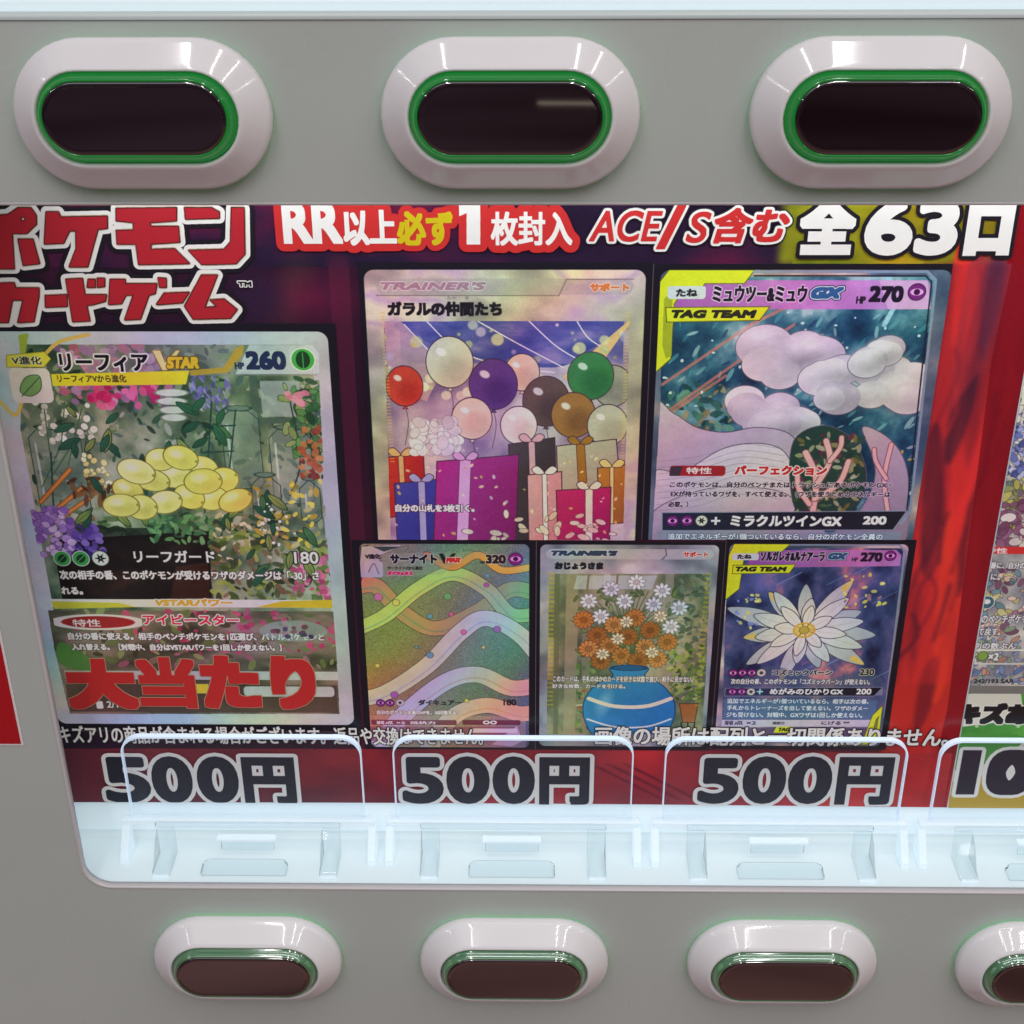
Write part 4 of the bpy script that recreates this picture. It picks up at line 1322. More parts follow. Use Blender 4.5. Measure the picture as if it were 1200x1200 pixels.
s.poly([(126.7,152.2),(130.3,151.5),(127.2,165.7),(125.2,169.2)], (70, 40, 74), 0.9)
s.poly([(127.9,152.2),(142.0,151.5),(134.2,155.5),(132.0,164.4),(126.1,164.4)], (170, 170, 168), 0.9)
s.poly([(131.4,152.2),(141.4,152.2),(135.4,154.2)], (50, 70, 60))
s.text("V進化", (128.9, 155.2, 134.2, 157.1), (36, 34, 40), 0.1)
s.rect((128.3, 157.9, 134.8, 164.4), (170, 168, 166), 1, 1.2)
s.line([(129.7,162.3),(131.7,158.9),(133.2,163.0)], 0.5, (110, 110, 110), 0.8, True)
s.poly([(135.1,154.9),(173.5,154.0),(158.8,159.5),(155.7,162.9),(134.4,164.3)], (150, 148, 130), 0.4)
s.text("サーナイト", (137.4, 155.2, 153.5, 158.9), (30, 28, 36), 0.22, out=((0.2, (196, 196, 180)),))
s.poly([(154.2,154.8),(155.7,154.8),(156.8,157.1),(158.9,154.8),(160.3,154.8),(157.3,158.8),(155.8,158.8)], (34, 30, 40))
s.text("MAX", (156.5, 156.4, 161.8, 158.5), (196, 40, 50), 0.24, 0.25, out=((0.2, (222, 216, 206)),))
s.text("サーナイトVから進化", (136.3, 159.9, 148.4, 161.4), (44, 42, 40), 0.06)
s.text("ダイマックス", (136.2, 161.9, 145.1, 163.6), (206, 40, 90), 0.16, out=((0.12, (220, 200, 200)),))
s.text("HP", (168.2, 157.8, 170.0, 158.8), (36, 32, 40), 0.06)
s.text("320", (170.3, 155.2, 177.3, 158.8), (40, 36, 44), 0.26, out=((0.2, (190, 196, 186)),))
energy(s, 180.6,156.9, 2.4, "eye")
for k in (0, 1, 2):
    energy(s, *((131.3,217.2) if k == 0 else (134.7,217.2) if k == 1 else (138.4,217.1)), 1.5, "star" if k == 2 else "eye")
s.text("ダイキュアー", (145.0, 215.6, 160.8, 218.2), (40, 36, 40), 0.14)
s.text("180", (176.0, 215.4, 180.7, 218.1), (40, 36, 40), 0.14)
rules(s, (("自分のポケモン全員のHPを、50回復する。", (129.8, 220.5, 159.5, 222.4)),), (236, 226, 216), (130, 90, 80), 0.06, 0.18)
s.rect((127.4, 224.7, 158.8, 227.0), (110, 50, 60), 0.9, 0.6)
s.rect((160.9, 224.6, 182.2, 226.8), (96, 40, 56), 0.9, 0.6)
s.text("弱点 ×2  抵抗力", (129.3, 225.3, 150.9, 226.7), (226, 206, 206), 0.05)
s.text("○○", (168.5, 224.9, 173.5, 226.5), (236, 226, 226), 0.1)
s.rect((126.8, 227.7, 181.6, 234.3), (120, 60, 84), 0.55)
s.rect((164.0, 228.4, 181.0, 230.3), (206, 200, 206), 0.9, 0.8)
s.poly([(171.5,235.7),(181.0,227.2),(182.8,234.1),(179.1,236.5)], (206, 190, 200), 0.7)
s.clip(None)
s.wash(CB, 777, 0.08)
s.foil(54, 0.1)
mount(s, CB, 2.2)
card(s, "glittering rainbow card picture with pastel ribbons")

# ---- porch card, lower middle
s = Sheet((187.5, 150.0, 252.0, 237.8), (22, 21, 27), 8)
CB = (189.1, 151.2, 250.2, 236.2)
s.clouds(CB, 91, 7, 5, [(0, (96, 100, 108)), (0.4, (140, 144, 150)), (0.7, (160, 150, 154)), (1, (186, 184, 186))], 1, 3)
s.rect((191.1, 152.9, 248.4, 156.9), (170, 170, 170), 0.8, 2)
s.line([(231.9,152.5),(232.3,155.2),(230.9,156.9)], 0.4, (84, 86, 92))
s.text("TRAINER'S", (192.8, 153.4, 215.6, 155.6), (48, 62, 84), 0.24, 0.25, out=((0.2, (196, 200, 204)),))
s.text("サポート", (238.1, 153.8, 246.6, 156.0), (176, 60, 46), 0.14, out=((0.2, (222, 206, 196)),))
s.text("おじょうさま", (194.1, 158.1, 210.8, 161.0), (30, 32, 44), 0.24)
s.clip([(192.3,162.8),(247.7,162.5),(249.3,230.6),(191.7,231.0)])
AR = (192.0, 162.6, 248.5, 231.2)
s.clouds(AR, 92, 6, 5, [(0, (66, 80, 62)), (0.4, (104, 110, 84)), (0.7, (140, 138, 110)), (1, (160, 156, 132))], 1, 5)
for p, c in (([(198.2,162.7),(202.4,162.7),(202.3,230.9),(197.9,230.9)], (150, 142, 112)), ([(204.1,162.7),(207.1,162.7),(207.3,230.9),(204.2,230.9)], (130, 124, 98)), ([(194.1,162.7),(195.9,162.7),(196.0,230.9),(194.2,230.9)], (96, 100, 70)), ([(211.2,162.7),(213.5,162.7),(213.2,170.9),(210.8,170.9)], (176, 180, 170)), ([(232.4,162.6),(235.3,162.6),(237.4,230.7),(234.3,230.7)], (136, 136, 116))):
    s.poly(p, c, 0.75)
s.poly([(201.8,163.4),(229.5,163.3),(227.9,168.8),(200.7,168.9)], (176, 190, 190), 0.7)
for a in ([(205.9,162.7),(205.4,169.6)], [(215.9,162.7),(215.5,169.5)], [(222.4,162.6),(222.0,168.8)]):
    s.line(a, 0.8, (120, 116, 90))
s.dabs(93, 120, (236.1, 162.6, 249.2, 193.4), [(84, 104, 80), (110, 124, 96), (66, 86, 70)], (0.7, 1.8), 2)
s.dabs(94, 120, (235.5, 191.9, 248.3, 215.4), [(86, 116, 52), (120, 150, 70), (56, 84, 40), (150, 160, 90)], (0.7, 1.6), 1.8)
s.poly([(239.9,216.9),(246.7,216.9),(245.9,225.3),(241.5,225.3)], (150, 90, 50), 1, False, (70, 44, 34), 0.3)
for a in ([(240.9,225.3),(241.9,231.4)], [(243.4,225.3),(243.7,231.4)], [(245.9,225.3),(245.6,231.4)]):
    s.line(a, 0.5, (40, 34, 32))
s.dabs(95, 70, (202.6, 193.5, 211.9, 230.9), [(96, 130, 60), (66, 100, 60), (130, 146, 90), (150, 90, 60)], (0.6, 1.5), 1.8)
s.line([(202.7,217.9),(215.1,216.3)], 0.6, (190, 196, 186), 0.8)
# a blue vase of ochre and white chrysanthemums
rs = random.Random(12)
def bloom(c, R, cc, ink, n=12):
    for j in range(n):
        t = j * 2 * math.pi / n + c[0]
        s.ell(c[0] + R * .6 * math.cos(t), c[1] + R * .6 * math.sin(t), R * .48, R * .22, cc, 1, t, ink=ink, iw=0.16)
    s.ell(*c, R * .36, R * .34, tuple(v * .78 for v in cc), 1, 0, ink=ink, iw=0.16)
for k in range(26):
    x, y = (219.9,184.5)
    t = -math.pi * (0.05 + 0.9 * k / 25)
    L = rs.uniform(13, 21)
    s.line([(221.1,201.5), (x + math.cos(t) * L * .5, y + 3 + math.sin(t) * L * .5), (x + math.cos(t) * L, y + math.sin(t) * L * .9)], 0.35, (70, 96, 56), 0.9, True)
s.dabs(96, 90, (200.9, 168.8, 239.3, 197.8), [(96, 120, 66), (70, 100, 58), (120, 136, 84)], (0.9, 1.9), 2.4, ink=(56, 76, 44))
for k in range(9):
    c = ((206.1,173.7), (213.7,168.8), (222.5,166.0), (231.5,169.4), (237.8,176.4), (210.5,180.0), (218.6,173.7), (228.8,175.0), (235.2,184.1))[k]
    bloom(c, 3.0, ((212, 212, 206), (198, 202, 206), (222, 220, 210))[k % 3], (110, 116, 126), 9)
for k in range(14):
    c = ((204.5,181.4), (209.4,187.8), (215.3,183.5), (222.4,180.6), (228.0,185.6), (206.5,193.5), (213.8,192.1), (220.3,188.4), (226.5,192.7), (234.3,190.5), (210.9,198.6), (231.0,197.8), (218.2,196.4), (224.3,198.5))[k]
    bloom(c, 3.5, ((176, 116, 56), (156, 98, 46), (190, 132, 70))[k % 3], (110, 66, 34))
for k in range(5):
    c = ((219.5,182.1), (211.5,195.7), (229.0,194.9), (216.7,189.2), (231.4,179.9))[k]
    bloom(c, 2.4, (228, 206, 170), (140, 110, 70), 8)
INK = (30, 60, 96)
s.poly([(214.7,201.5),(227.5,201.4),(227.0,205.1),(233.3,208.8),(238.0,216.2),(237.8,225.3),(232.5,232.3),(211.8,232.4),(206.0,225.5),(205.2,216.4),(209.3,208.9),(215.4,205.2)], (48, 130, 180), 1, True, INK, 0.4, ((36, 104, 158), 1, 1))
s.ell(212.6,217.1, 2.2, 5.0, (120, 176, 206), 0.6, 0.3, 1.2)
s.line([(207.0,214.9),(214.5,217.8),(222.0,218.6),(229.4,217.8),(236.7,214.7)], 1.6, (214, 200, 180), 0.95, True)
s.line([(206.6,224.0),(214.8,227.0),(222.3,227.7),(229.8,226.9),(237.1,223.8)], 0.7, (206, 206, 200), 0.9, True)
s.ell(221.1,201.5, 6.3, 1.2, (30, 84, 128), 1, 0, ink=INK, iw=.3)
s.rect((192.9, 231.5, 251.4, 235.4), (150, 132, 96), 0.8)
s.clip(None)
for k in range(30):
    y = AR[1] + k * 1.9
    s.line([(AR[0] + .3, y), (AR[0] + 1.6, y)], 0.9, (196, 170, 40), 0.45)
    s.line([(AR[2] - 2.0 - k * .02, y), (AR[2] - .8 - k * .02, y)], 0.9, (196, 170, 40), 0.35)
rules(s, (("このカードは、手札のほかのカードを好きな状態で選び、相手に見せない。", (193.9, 205.1, 244.2, 207.7)), ("好きな枚数、カードを引ける。", (193.7, 208.5, 220.1, 210.4))), (226, 222, 206), (84, 84, 70), 0.05, 0.2)
s.wash(CB, 2010, 0.09)
s.speckle(CB, 10, 0.016, 1)
s.foil(55, 0.045)
mount(s, CB, 2.2)
s.line([(s.x0 + .2, s.y0), (s.x0 + .2, s.y1)], 0.22, (130, 124, 130), 0.7)
card(s, "green porch card picture with a blue vase of ochre flowers")

# ---- star flower card, lower right
s = Sheet((252.2, 149.0, 316.9, 237.3), (22, 21, 27), 8)
CB = (253.7, 150.7, 314.5, 235.6)
s.clouds(CB, 101, 7, 5, [(0, (60, 66, 84)), (0.5, (110, 106, 130)), (0.8, (170, 150, 160)), (1, (196, 180, 176))], 1, 3)
s.clip([(253.4,152.4),(312.1,152.2),(312.8,153.5),(314.9,224.8),(255.9,225.2),(254.1,179.1)])
AR = (254.0, 151.7, 315.9, 226.5)
s.clouds(AR, 102, 6, 7, [(0, (22, 26, 56)), (0.4, (50, 62, 104)), (0.65, (84, 80, 126)), (0.85, (150, 96, 120)), (1, (190, 120, 126))], 1, 5)
for k in range(26):
    rs = random.Random(300 + k)
    x, y = rs.uniform(AR[0], AR[2]), rs.uniform(AR[1] + 8, AR[3] - 10)
    s.line([(x, y), (x + 8, y - 5)], rs.uniform(.2, .7), rs.choice(((96, 150, 190), (180, 100, 120), (30, 34, 70), (120, 130, 180))), .6)
INK = (54, 54, 70)
# one white lotus with layered petals and a gold heart
s.ell(265.5,165.2, 6, 6, (96, 100, 160), 0.6, 0, 3)
c0 = (282.1,185.3)
for ring, (n, L, wd, off, col, c2) in enumerate(((11, 25.5, 6.6, .1, (206, 204, 200), (150, 156, 170)), (10, 20.0, 6.0, .4, (222, 218, 206), (176, 180, 186)), (8, 13.0, 4.8, .15, (230, 226, 214), (200, 196, 190)))):
    for j in range(n):
        t = off + j * 2 * math.pi / n
        k = 1 + .18 * math.sin(j * 2.3 + ring)
        dx, dy = math.cos(t), math.sin(t) * .8
        f = lambda u, v: (c0[0] + dx * L * k * u - dy * wd * v, c0[1] + dy * L * k * u + dx * wd * v)
        s.poly([f(.1, 0), f(.35, .42), f(.7, .46), f(1, 0), f(.7, -.46), f(.35, -.42)], col, 1, True, INK, 0.28, (c2, dx, dy))
        s.line([f(.25, 0), f(.85, 0)], 0.2, (170, 150, 130), .6)
        if ring == 0 and j % 2:
            s.poly([f(.8, .2), f(1.0, 0), f(.8, -.2)], (206, 176, 90), .9, True)
for j in range(26):
    t = j * 2 * math.pi / 26
    s.line([c0, (c0[0] + math.cos(t) * 3.6, c0[1] + math.sin(t) * 2.9)], 0.35, (206, 180, 60))
    s.ell(c0[0] + math.cos(t) * 3.6, c0[1] + math.sin(t) * 2.9, .45, .4, (196, 160, 50))
s.ell(*c0, 1.7, 1.5, (170, 160, 70), 1, 0, ink=(110, 100, 50))
s.dabs(104, 26, (293.3, 162.3, 309.5, 176.1), [(206, 196, 90), (190, 180, 90), (220, 206, 120), (150, 110, 120)], (0.5, 1.3), 1.6)
s.dabs(106, 20, (256.9, 168.6, 265.8, 186.1), [(206, 196, 120), (120, 130, 190)], (0.4, 1.0), 1.4)
s.poly([(256.9,212.4),(270.7,200.5),(289.5,206.2),(304.3,202.5),(312.9,207.6),(314.3,224.8),(256.5,225.2)], (70, 84, 110), 0.6, True)
s.poly([(261.1,153.1),(310.4,152.9),(312.4,154.9),(312.4,159.2),(260.4,160.1)], (186, 120, 180), 0.85, False, None, .2, ((150, 70, 150), -1, 0))
s.rect((256.2, 210.0, 312.7, 212.9), (206, 206, 206), 0.3)
s.rect((256.1, 215.2, 311.1, 223.5), (74, 110, 140), 0.75)
s.clip(None)
s.poly([(253.6,155.1),(255.1,150.7),(274.2,150.7),(271.6,153.7),(264.0,153.7),(262.4,155.7),(258.9,156.1),(258.1,168.6),(253.1,173.5)], Y1, 1, False, (90, 92, 30), 0.25)
s.line([(274.3,151.0),(311.3,150.9),(313.4,153.5),(314.6,222.6)], 0.7, (120, 126, 150))
s.rect((254.8, 154.4, 263.9, 157.1), (186, 188, 190), 1, 0.8)
s.text("たね", (256.6, 154.9, 261.5, 156.6), (34, 34, 40), 0.1)
s.text("ソルガレオ&ルナアーラ", (264.4, 153.5, 286.3, 157.4), (32, 24, 40), 0.16, out=((0.15, (220, 190, 216)),))
s.text("GX", (287.4, 154.0, 294.1, 156.8), (44, 74, 118), 0.3, 0.3, out=((0.2, (206, 216, 226)), (0.2, (30, 40, 66))))
s.text("HP", (295.7, 155.8, 297.8, 157.4), (34, 26, 40), 0.08)
s.text("270", (298.6, 153.9, 306.1, 157.6), (32, 24, 40), 0.26)
energy(s, 308.7,155.2, 1.9, "eye")
s.poly([(255.4,159.1),(276.7,158.7),(274.9,162.1),(255.3,162.5)], Y1, 1, False, (80, 84, 28), 0.25)
s.text("TAG TEAM", (256.3, 159.6, 273.9, 161.6), (36, 36, 30), 0.2, 0.2)
for k in range(4):
    energy(s, *((258.4,203.5) if k == 0 else (261.8,203.4) if k == 1 else (265.1,203.4) if k == 2 else (268.5,203.4)), 1.6, "star" if k == 3 else "eye")
s.text("コズミックバーン", (272.4, 201.9, 293.8, 204.4), (36, 34, 44), 0.14, out=((0.2, (206, 206, 200)),))
s.text("230", (303.5, 201.6, 308.7, 204.3), (36, 34, 44), 0.14, out=((0.2, (206, 206, 180)),))
rules(s, (("次の自分の番、このポケモンは「コズミックバーン」が使えない。", (257.8, 205.9, 307.6, 208.3)),), (222, 222, 222), (70, 70, 84), 0.06, 0.18)
s.poly([(256.1,210.1),(312.5,209.4),(309.8,213.2),(256.0,213.5)], (44, 52, 84), 1, False, (120, 126, 150), 0.25, ((26, 24, 34), 1, 0))
for k in range(3):
    energy(s, *((258.7,211.6) if k == 0 else (262.1,211.6) if k == 1 else (265.4,211.6)), 1.5, "star" if k == 2 else "eye")
s.text("+", (267.6, 210.4, 269.7, 212.7), (150, 206, 236), 0.1)
s.text("めがみのひかりGX", (272.2, 210.0, 298.6, 212.8), (226, 226, 230), 0.14)
s.text("200", (303.2, 210.0, 308.7, 212.6), (226, 226, 230), 0.14)
rules(s, (("追加でエネルギーが1個ついているなら、相手は次の番、", (257.1, 214.5, 308.2, 216.7)), ("手札からトレーナーズを出して使えない。ワザのダメー", (257.3, 217.5, 308.3, 219.7)), ("ジも受けない。対戦中、GXワザは1回しか使えない。", (257.2, 220.5, 306.5, 222.8))), (206, 230, 240), (56, 90, 124), 0.05, 0.2)
s.poly([(255.8,224.0),(311.7,223.7),(310.8,226.8),(255.7,227.1)], (176, 170, 184))
s.text("弱点 ×2", (256.8, 224.4, 268.3, 226.3), (50, 40, 60), 0.06)
s.text("抵抗力", (274.3, 224.7, 278.6, 226.0), (50, 40, 60), 0.05)
s.text("にげる **", (292.0, 224.4, 302.2, 226.1), (50, 40, 60), 0.05)
s.rect((255.9, 227.3, 310.6, 234.3), (84, 70, 104), 0.8)
s.poly([(275.9,227.0),(282.2,226.9),(281.8,229.6),(274.9,229.7)], Y1)
s.text("TAG", (276.7, 227.4, 281.0, 229.1), (40, 40, 30), 0.12, 0.2)
s.poly([(310.2,221.8),(313.4,217.3),(313.6,229.4),(311.1,234.9),(295.5,235.4),(298.3,232.6),(308.2,231.8)], Y1, 1, False, (90, 92, 30), 0.25)
s.poly([(311.6,223.3),(312.7,221.8),(312.6,228.7),(310.3,233.3),(309.0,233.3),(311.0,228.7)], (110, 112, 50))
s.wash(CB, 2011, 0.09)
s.speckle(CB, 11, 0.016, 1)
s.foil(56, 0.035)
mount(s, CB, 2.2)
s.line([(s.x0 + .2, s.y0), (s.x0 + .2, s.y1)], 0.22, (120, 116, 120), 0.6)
card(s, "dark starry card picture with a white lotus")

# ------------------------------------------------------------------ lettering on the poster, each group proud of the sheet
LY = 0.0284


logo = [[(18.1,36.9),(23.4,36.9),(26.0,36.7),(29.5,34.6),(33.4,34.6),(34.6,36.9),(34.2,39.6),(30.8,42.5),(26.3,42.5),(25.0,53.7),(15.1,53.7)],
        [(27.9,44.4),(32.4,44.4),(33.2,52.0),(28.1,52.6)],
        [(37.9,35.9),(41.6,35.9),(42.1,37.5),(56.3,37.2),(55.8,40.9),(52.9,41.2),(48.0,53.1),(42.4,53.1),(45.4,47.4),(46.2,41.7),(44.1,41.7),(41.7,45.5),(35.8,45.8)],
        [(59.5,34.8),(77.8,34.6),(77.3,38.5),(69.2,39.1),(69.3,40.4),(77.7,40.4),(77.6,45.2),(68.6,45.8),(68.4,47.6),(75.8,47.4),(79.8,52.0),(64.1,52.3),(64.1,45.8),(58.3,45.8),(58.6,41.7),(63.9,41.5),(64.2,39.1),(59.0,38.5)],
        [(80.4,34.6),(88.5,34.6),(90.7,35.9),(90.5,37.7),(80.3,38.0)],
        [(94.7,34.6),(98.4,34.6),(97.3,49.0),(94.4,52.0),(83.7,52.3),(80.2,47.9),(91.1,47.6),(93.4,45.2)]]
logo2 = [[(16.3,58.6),(24.2,58.3),(24.4,60.0),(31.7,60.0),(31.3,62.5),(28.3,71.0),(23.3,71.3),(26.2,63.9),(22.7,63.9),(20.1,71.3),(15.2,71.3),(18.6,63.9),(15.5,63.6)],
         [(33.4,62.5),(40.2,62.2),(39.7,65.9),(32.9,66.2)],
         [(40.7,57.2),(45.8,56.9),(45.9,62.2),(52.6,62.2),(52.0,64.2),(48.1,65.3),(45.9,65.6),(46.2,70.7),(40.8,71.0)],
         [(47.7,57.2),(49.8,57.2),(49.4,59.7),(47.0,59.7)],
         [(50.6,56.9),(52.8,56.9),(52.4,59.4),(50.2,59.7)],
         [(54.6,57.2),(59.2,57.2),(59.0,58.6),(68.9,58.6),(68.0,61.7),(66.0,62.2),(62.3,70.1),(57.4,70.4),(61.2,62.2),(58.8,62.2),(57.0,65.0),(53.0,65.3)],
         [(69.6,56.7),(72.0,56.9),(71.7,59.7),(69.8,59.7)],
         [(70.9,61.7),(78.7,61.4),(76.2,64.7),(68.1,65.3)],
         [(83.3,55.8),(88.1,55.8),(83.0,66.4),(87.1,66.1),(85.2,63.9),(89.5,63.6),(93.2,67.0),(90.8,69.8),(79.1,70.1),(76.9,65.9)]]
def bbox(p):
    return (min(a for a, b in p), min(b for a, b in p), max(a for a, b in p), max(b for a, b in p))


LIM = (-6, 20, 400, 263.45)
lettering("logo_lettering", [(p, bbox(p), 0, 0) for p in logo + logo2] + [([((30.4,38.0)[0] + 0.75 * math.cos(t * .6283), (30.4,38.0)[1] + 0.75 * math.sin(t * .6283)) for t in range(10)], (30, 30, 60, 60), -1, 0)], [(0, M_ink_crimson), (0.3, M_ink_black), (0.5, M_ink_cream), (1.75, M_ink_white), (3.1, M_ink_black)], poster, LY, LIM)
lettering("trademark_lettering", [("TM", (94.3, 57.8, 98.5, 59.4), 0.1, 0)], [(0, M_ink_black), (0.35, M_ink_white)], poster, LY, LIM)
w = [("RR", (109.7, 32.8, 128.0, 45.8), 0.62, 0), ("以上", (128.2, 35.1, 144.6, 46.3), 0.42, 0), ([(163.9,31.5),(170.3,31.5),(170.1,46.0),(165.9,46.0),(166.1,36.2),(163.8,37.2)], (163.7, 31.5, 170.2, 46.0), 0, 0), ("枚封入", (173.3, 35.7, 198.3, 46.3), 0.28, 0)]
lettering("headline_lettering", w, [(0, M_ink_white), (2.4, M_ink_red)], poster, LY, LIM)
lettering("yellow_lettering", [("必ず", (144.6, 35.6, 161.8, 46.3), 0.42, 0)], [(0, M_ink_yellow), (1.8, M_ink_red)], poster, LY + 0.000045, LIM)
w = [("ACE", (203.3, 35.4, 225.6, 45.2), 0.22, 0.24), ("/", (224.1, 33.6, 232.6, 47.4), 0.25, 0.0), ("S", (232.9, 35.7, 240.4, 45.5), 0.22, 0.24), ("含む", (241.4, 34.6, 264.2, 45.7), 0.42, 0.24)]
lettering("subtitle_lettering", w, [(0, M_ink_red), (0.8, M_ink_white), (1.2, M_ink_black)], poster, LY, LIM)
w = [("全", (267.3, 31.0, 284.2, 49.2), 1.0, 0), ("63", (287.1, 31.5, 315.5, 49.5), 1.15, 0, 0), ("口", (317.9, 33.1, 331.9, 49.5), 1.4, 0)]
lettering("count_lettering", w, [(0, M_ink_white), (1.25, M_ink_black)], poster, LY, LIM)
w = [("大", (17.5, 198.4, 43.0, 220.4), 1.6, 0), ("当", (43.7, 197.6, 64.8, 219.9), 1.05, 0), ("たり", (66.7, 196.7, 108.2, 220.1), 1.5, 0)]
lettering("prize_lettering", w, [(0, M_ink_red), (0.3, M_ink_cream)], poster, LY, LIM)
w = [("キズアリの商品が含まれる場合がございます。返品や交換はできません。", (11.5, 227.7, 168.4, 235.9), 0.16, 0)]
lettering("notice_lettering", w, [(0, M_ink_white), (0.38, M_ink_black)], poster, LY, LIM)
w = [("画像の場所は配列と一切関係ありません。", (209.6, 227.0, 339.3, 235.5), 0.2, 0)]
lettering("notice_lettering", w, [(0, M_ink_white), (0.38, M_ink_black)], poster, LY, LIM)
PR = (((25.1, 242.1, 42.6, 263.9), (43.3, 241.6, 58.8, 263.8), (60.4, 241.5, 76.2, 263.7), (77.7, 241.8, 97.7, 264.3)),
      ((137.6, 241.4, 153.3, 263.5), (154.3, 240.9, 170.7, 263.4), (171.6, 240.8, 187.6, 263.3), (189.2, 241.1, 208.1, 263.5)),
      ((248.7, 241.1, 264.0, 262.7), (265.2, 240.2, 281.5, 262.6), (282.1, 240.1, 298.6, 262.5), (300.3, 240.3, 320.9, 262.7)))
for q in PR:
    lettering("price_lettering", [("5", q[0], 1.2, 0, 0), ("0", q[1], 1.45, 0, 0), ("0", q[2], 1.45, 0, 0), ("円", q[3], 1.15, 0)], [(0, M_ink_navy), (1.6, M_ink_white)], poster, LY, LIM)

# ------------------------------------------------------------------ the neighbouring poster at the right edge
green = tag(empty("poster", (0.22, 0.0285, -0.264)), "green striped poster with a pale card picture, cut off by the right edge", "poster")
GX0 = 343.6
g = Sheet((GX0, 72, 440, 264.0), (206, 200, 186), 6)
g.rect((GX0, 72, 440, 80), (150, 146, 140))
g.clouds((GX0, 78, 440, 216), 111, 10, 6, [(0, (84, 84, 110)), (0.4, (140, 140, 150)), (0.65, (190, 184, 160)), (1, (214, 208, 190))], 1, 5)
g.rect((GX0, 74, 440, 90), (196, 190, 166))
g.rect((GX0, 82, 440, 86), (150, 148, 140), 0.7)
g.text("進化", (336.9, 85.3, 342.4, 87.3), (40, 38, 40), 0.1)
g.ell(341.1,95.3, 8, 8.5, (214, 206, 180), ink=(110, 100, 90), iw=0.4)
g.dabs(112, 14, (339.0, 93.5, 343.4, 98.0), [(60, 66, 110), (90, 96, 140)], (0.8, 1.6), 2, ink=(30, 30, 60))
g.dabs(113, 170, (336.2, 100.9, 358.4, 125.5), [(100, 110, 170), (140, 146, 190), (70, 80, 130), (176, 180, 206), (200, 196, 180)], (1, 2.2), 1.6, ink=(50, 54, 96))
g.dabs(114, 110, (336.7, 125.5, 362.3, 144.8), [(130, 140, 84), (96, 110, 110), (150, 130, 96), (176, 170, 90), (120, 90, 110)], (1.2, 3), 2, ink=(60, 60, 50))
g.dabs(115, 70, (337.9, 135.1, 363.7, 151.4), [(140, 90, 120), (110, 66, 92), (206, 196, 190), (190, 160, 160)], (1.2, 3), 1.5, ink=(70, 44, 60))
g.rect((339.4, 151.4, 371.2, 154.4), (190, 46, 46))
g.text("特性", (340.3, 151.8, 348.1, 154.1), (236, 226, 222), 0.1)
g.clouds((341.3, 154.4, 377.1, 218.5), 116, 6, 4, [(0, (90, 90, 110)), (0.5, (150, 150, 150)), (1, (206, 200, 186))], 0.9, 5)
g.dabs(117, 120, (340.8, 158.1, 368.7, 185.7), [(150, 100, 120), (110, 70, 90), (96, 130, 140), (206, 180, 160), (180, 176, 120)], (0.8, 2.4), 1.8, ink=(70, 50, 66))
g.dabs(118, 120, (342.8, 183.9, 372.9, 207.3), [(100, 120, 160), (140, 150, 176), (176, 130, 110), (130, 150, 120)], (0.8, 2.2), 2.2, ink=(60, 66, 90))
p = (344.3,173.5)
g.ell(*p, 2.6, 2.6, (60, 96, 110), ink=(206, 206, 196), iw=0.3)
g.ell(p[0], p[1] - .3, 1.2, 1.0, (226, 226, 220))
rules(g, (("の番に、自分の手札", (341.5, 157.4, 359.2, 160.1)), ("引に。", (341.5, 161.8, 347.4, 164.5)), ("分のベンチポケモン", (341.1, 178.3, 361.9, 182.2)), ("て戻す。", (343.1, 183.9, 350.9, 187.1)), ("別の数ぶん", (342.2, 190.0, 357.2, 192.8))), (236, 232, 226), (70, 70, 80), 0.08, 0.24)
g.rect((339.5, 192.8, 378.5, 193.5), (206, 206, 190))
g.ell(346.2,195.7, 1.9, 1.9, (120, 150, 70), ink=(60, 80, 40), iw=0.3)
g.text("×2", (348.3, 194.3, 351.9, 197.5), (226, 226, 216), 0.14, out=((0.25, (60, 60, 60)),))
g.rect((339.7, 198.6, 379.6, 199.3), (190, 190, 180))
g.text("2a 242/193 SAR", (341.4, 205.5, 359.0, 207.4), (40, 38, 50), 0.1)
g.rect((340.7, 208.4, 382.2, 212.1), (110, 108, 104))
g.rect((340.6, 212.1, 384.4, 232.2), (72, 142, 60))
g.clouds((339.3, 212.1, 384.4, 232.2), 119, 2, 3, [(0, (48, 110, 48)), (0.6, (84, 152, 66)), (1, (130, 180, 90))], 0.6)
g.poly([(338.5,211.9),(362.3,211.8),(365.4,223.0),(340.0,227.0)], (200, 196, 186), 0.95)
for k in range(8):
    x, y = (341.2,213.7)
    g.ell(x + k * 7.5, y + (k % 2) * 12.5, 0.7, 0.7, (190, 200, 170), 0.7)
g.text("キズあり", (340.7, 215.9, 374.9, 225.3), (24, 22, 26), 0.75, out=((0.5, (206, 202, 192)),))
g.rect((337.9, 232.2, 389.1, 264.0), (196, 192, 180))
g.poly([(338.7,230.8),(366.7,230.7),(356.0,242.4),(340.1,245.7)], (70, 136, 60), 1, True)
g.poly([(339.5,264.2),(341.2,253.6),(353.8,248.7),(363.1,255.5),(373.2,251.0),(390.8,257.3),(392.0,263.8)], (170, 140, 50), 1, True)
g.text("1000", (345.4, 236.8, 404.1, 257.8), (36, 30, 44), 1.9, out=((1.5, (214, 208, 200)),))
paper("poster_sheet", (g.x0, g.y0, g.x1, g.y1), 0.0285, 0.0004, g.material("green_poster_print", 0.33, 0.4), green)


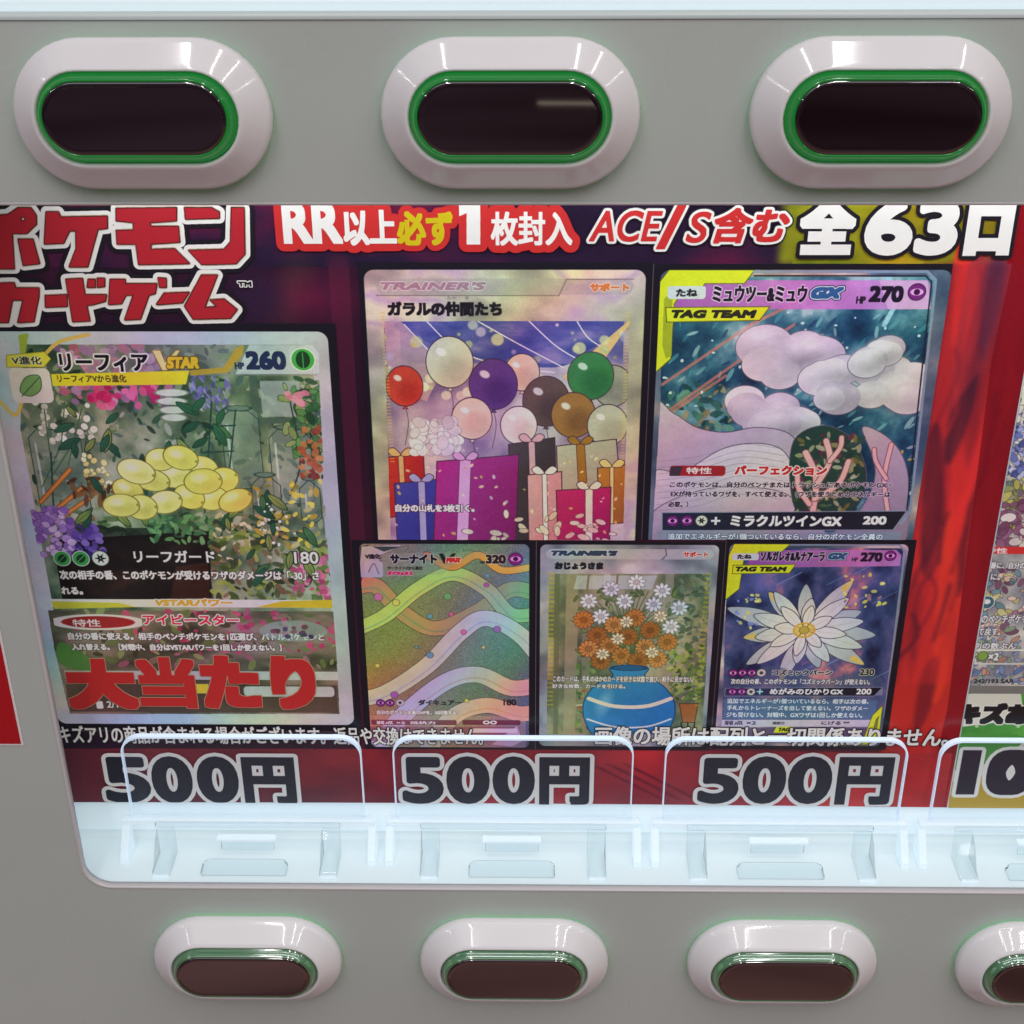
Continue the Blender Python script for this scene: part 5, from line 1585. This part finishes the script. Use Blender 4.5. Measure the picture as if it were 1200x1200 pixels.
# ------------------------------------------------------------------ clear price stands on the tray floor
def make_stand():
    s = empty("price_stand", (0, 0.0245, Z_FLOOR))
    zf = Z_FLOOR + 0.0002
    off = s.location
    hw, zt, r = 0.0441, -0.2285, 0.0075
    lp = [(-hw, -0.2660), (hw, -0.2660)]
    lp += [(hw - r + r * math.cos(math.radians(k * 9)), zt - r + r * math.sin(math.radians(k * 9))) for k in range(11)]
    lp += [(-hw + r + r * math.cos(math.radians(90 + k * 9)), zt - r + r * math.sin(math.radians(90 + k * 9))) for k in range(11)]
    n = len(lp)
    V = [(x, 0.0226, z) for x, z in lp] + [(x, 0.0246, z) for x, z in lp]
    F = [tuple(range(n)), tuple(range(2 * n - 1, n - 1, -1))] + [(i, n + i, n + (i + 1) % n, (i + 1) % n) for i in range(n)]
    bevel(recalc(mesh("plate", V, F, M_clear, s, off=off)), 0.0004, 2, 50)
    edge = [(x, z) for x, z in lp[2:]] + [(-hw, -0.2655)]
    edge = [(hw, -0.2655)] + edge
    V, F = [], []
    for x, z in edge:
        d = math.hypot(x, z + 0.2500)
        ox, oz = (0.00005 if x > 0 else -0.00005), 0.00005
        V += [(x + ox, 0.02245, z + oz), (x + ox, 0.02475, z + oz), (x * 0.9925, 0.02245, z - 0.0007 * (z > -0.262)), (x * 0.9925, 0.02475, z - 0.0007 * (z > -0.262))]
    for q in range(len(edge) - 1):
        b0, b1 = 4 * q, 4 * q + 4
        F += [(b0, b0 + 1, b1 + 1, b1), (b0 + 2, b1 + 2, b1 + 3, b0 + 3), (b0, b1, b1 + 2, b0 + 2), (b0 + 1, b0 + 3, b1 + 3, b1 + 1)]
    recalc(mesh("lit_edge", V, F, M_edge, s, off=off))
    box("shoulder", -hw - 0.0036, hw + 0.0036, 0.0214, 0.0250, -0.2686, -0.2662, M_frost, s, off, 0.0004)
    for sx in (-1, 1):
        prism("leg", [(0.0135, zf), (0.0244, zf), (0.0244, -0.2688), (0.0222, -0.2688), (0.0140, zf + 0.0022)], sx * 0.0466 - 0.0015, sx * 0.0466 + 0.0015, M_frost, s, off, 0.0003)
        prism("bracket", [(0.0078, zf), (0.0210, zf), (0.0212, -0.2690), (0.0196, -0.2694), (0.0166, -0.2712), (0.0140, -0.2742), (0.0105, zf + 0.0026), (0.0078, zf + 0.0016)], sx * 0.0312 - 0.0034, sx * 0.0312 + 0.0034, M_clear_thick, s, off, 0.0004)
        box("foot_pad", sx * 0.0312 - 0.0030, sx * 0.0312 + 0.0030, 0.0062, 0.0077, zf, zf + 0.0008, M_frost, s, off, 0.0002)
    box("cross_bar", -0.0348, 0.0348, 0.0196, 0.0213, -0.2684, -0.2664, M_clear_thick, s, off, 0.0004)
    # low stop block with a rounded back and a notch
    lp = [(-0.0165, 0.0076), (0.0155, 0.0076), (0.0155, 0.0130), (0.0135, 0.0150), (-0.0145, 0.0150), (-0.0165, 0.0130)]
    n = len(lp)
    V = [(x, y, zf) for x, y in lp] + [(x, y, zf + 0.0022) for x, y in lp]
    F = [tuple(range(n)), tuple(range(2 * n - 1, n - 1, -1))] + [(i, n + i, n + (i + 1) % n, (i + 1) % n) for i in range(n)]
    bevel(recalc(mesh("stop_block", V, F, M_clear_thick, s, off=off)), 0.0005, 2)
    box("card_clip", -0.0105, 0.0095, 0.0185, 0.0200, -0.2782, -0.2728, M_clear_thick, s, off, 0.0004)
    box("clip_lip", -0.0115, 0.0105, 0.0168, 0.0202, -0.2726, -0.2714, M_frost, s, off, 0.0003)
    return s


stand_labels = ["clear acrylic price stand before the dark end of the poster, leftmost of its row",
                "clear acrylic price stand below the rainbow card picture, second from the left",
                "clear acrylic price stand below the white lotus card picture, third from the left",
                "clear acrylic price stand cut off by the right edge, before the green poster"]
proto = make_stand()
for i, lb in enumerate(stand_labels):
    o = proto if i == 0 else copy_part(proto, None)
    o.location = (-0.1004 + 0.0999 * i, 0.0245, Z_FLOOR)
    tag(o, lb, "price stand", "clear price stands on the tray")
bpy.data.objects.remove(_fo)
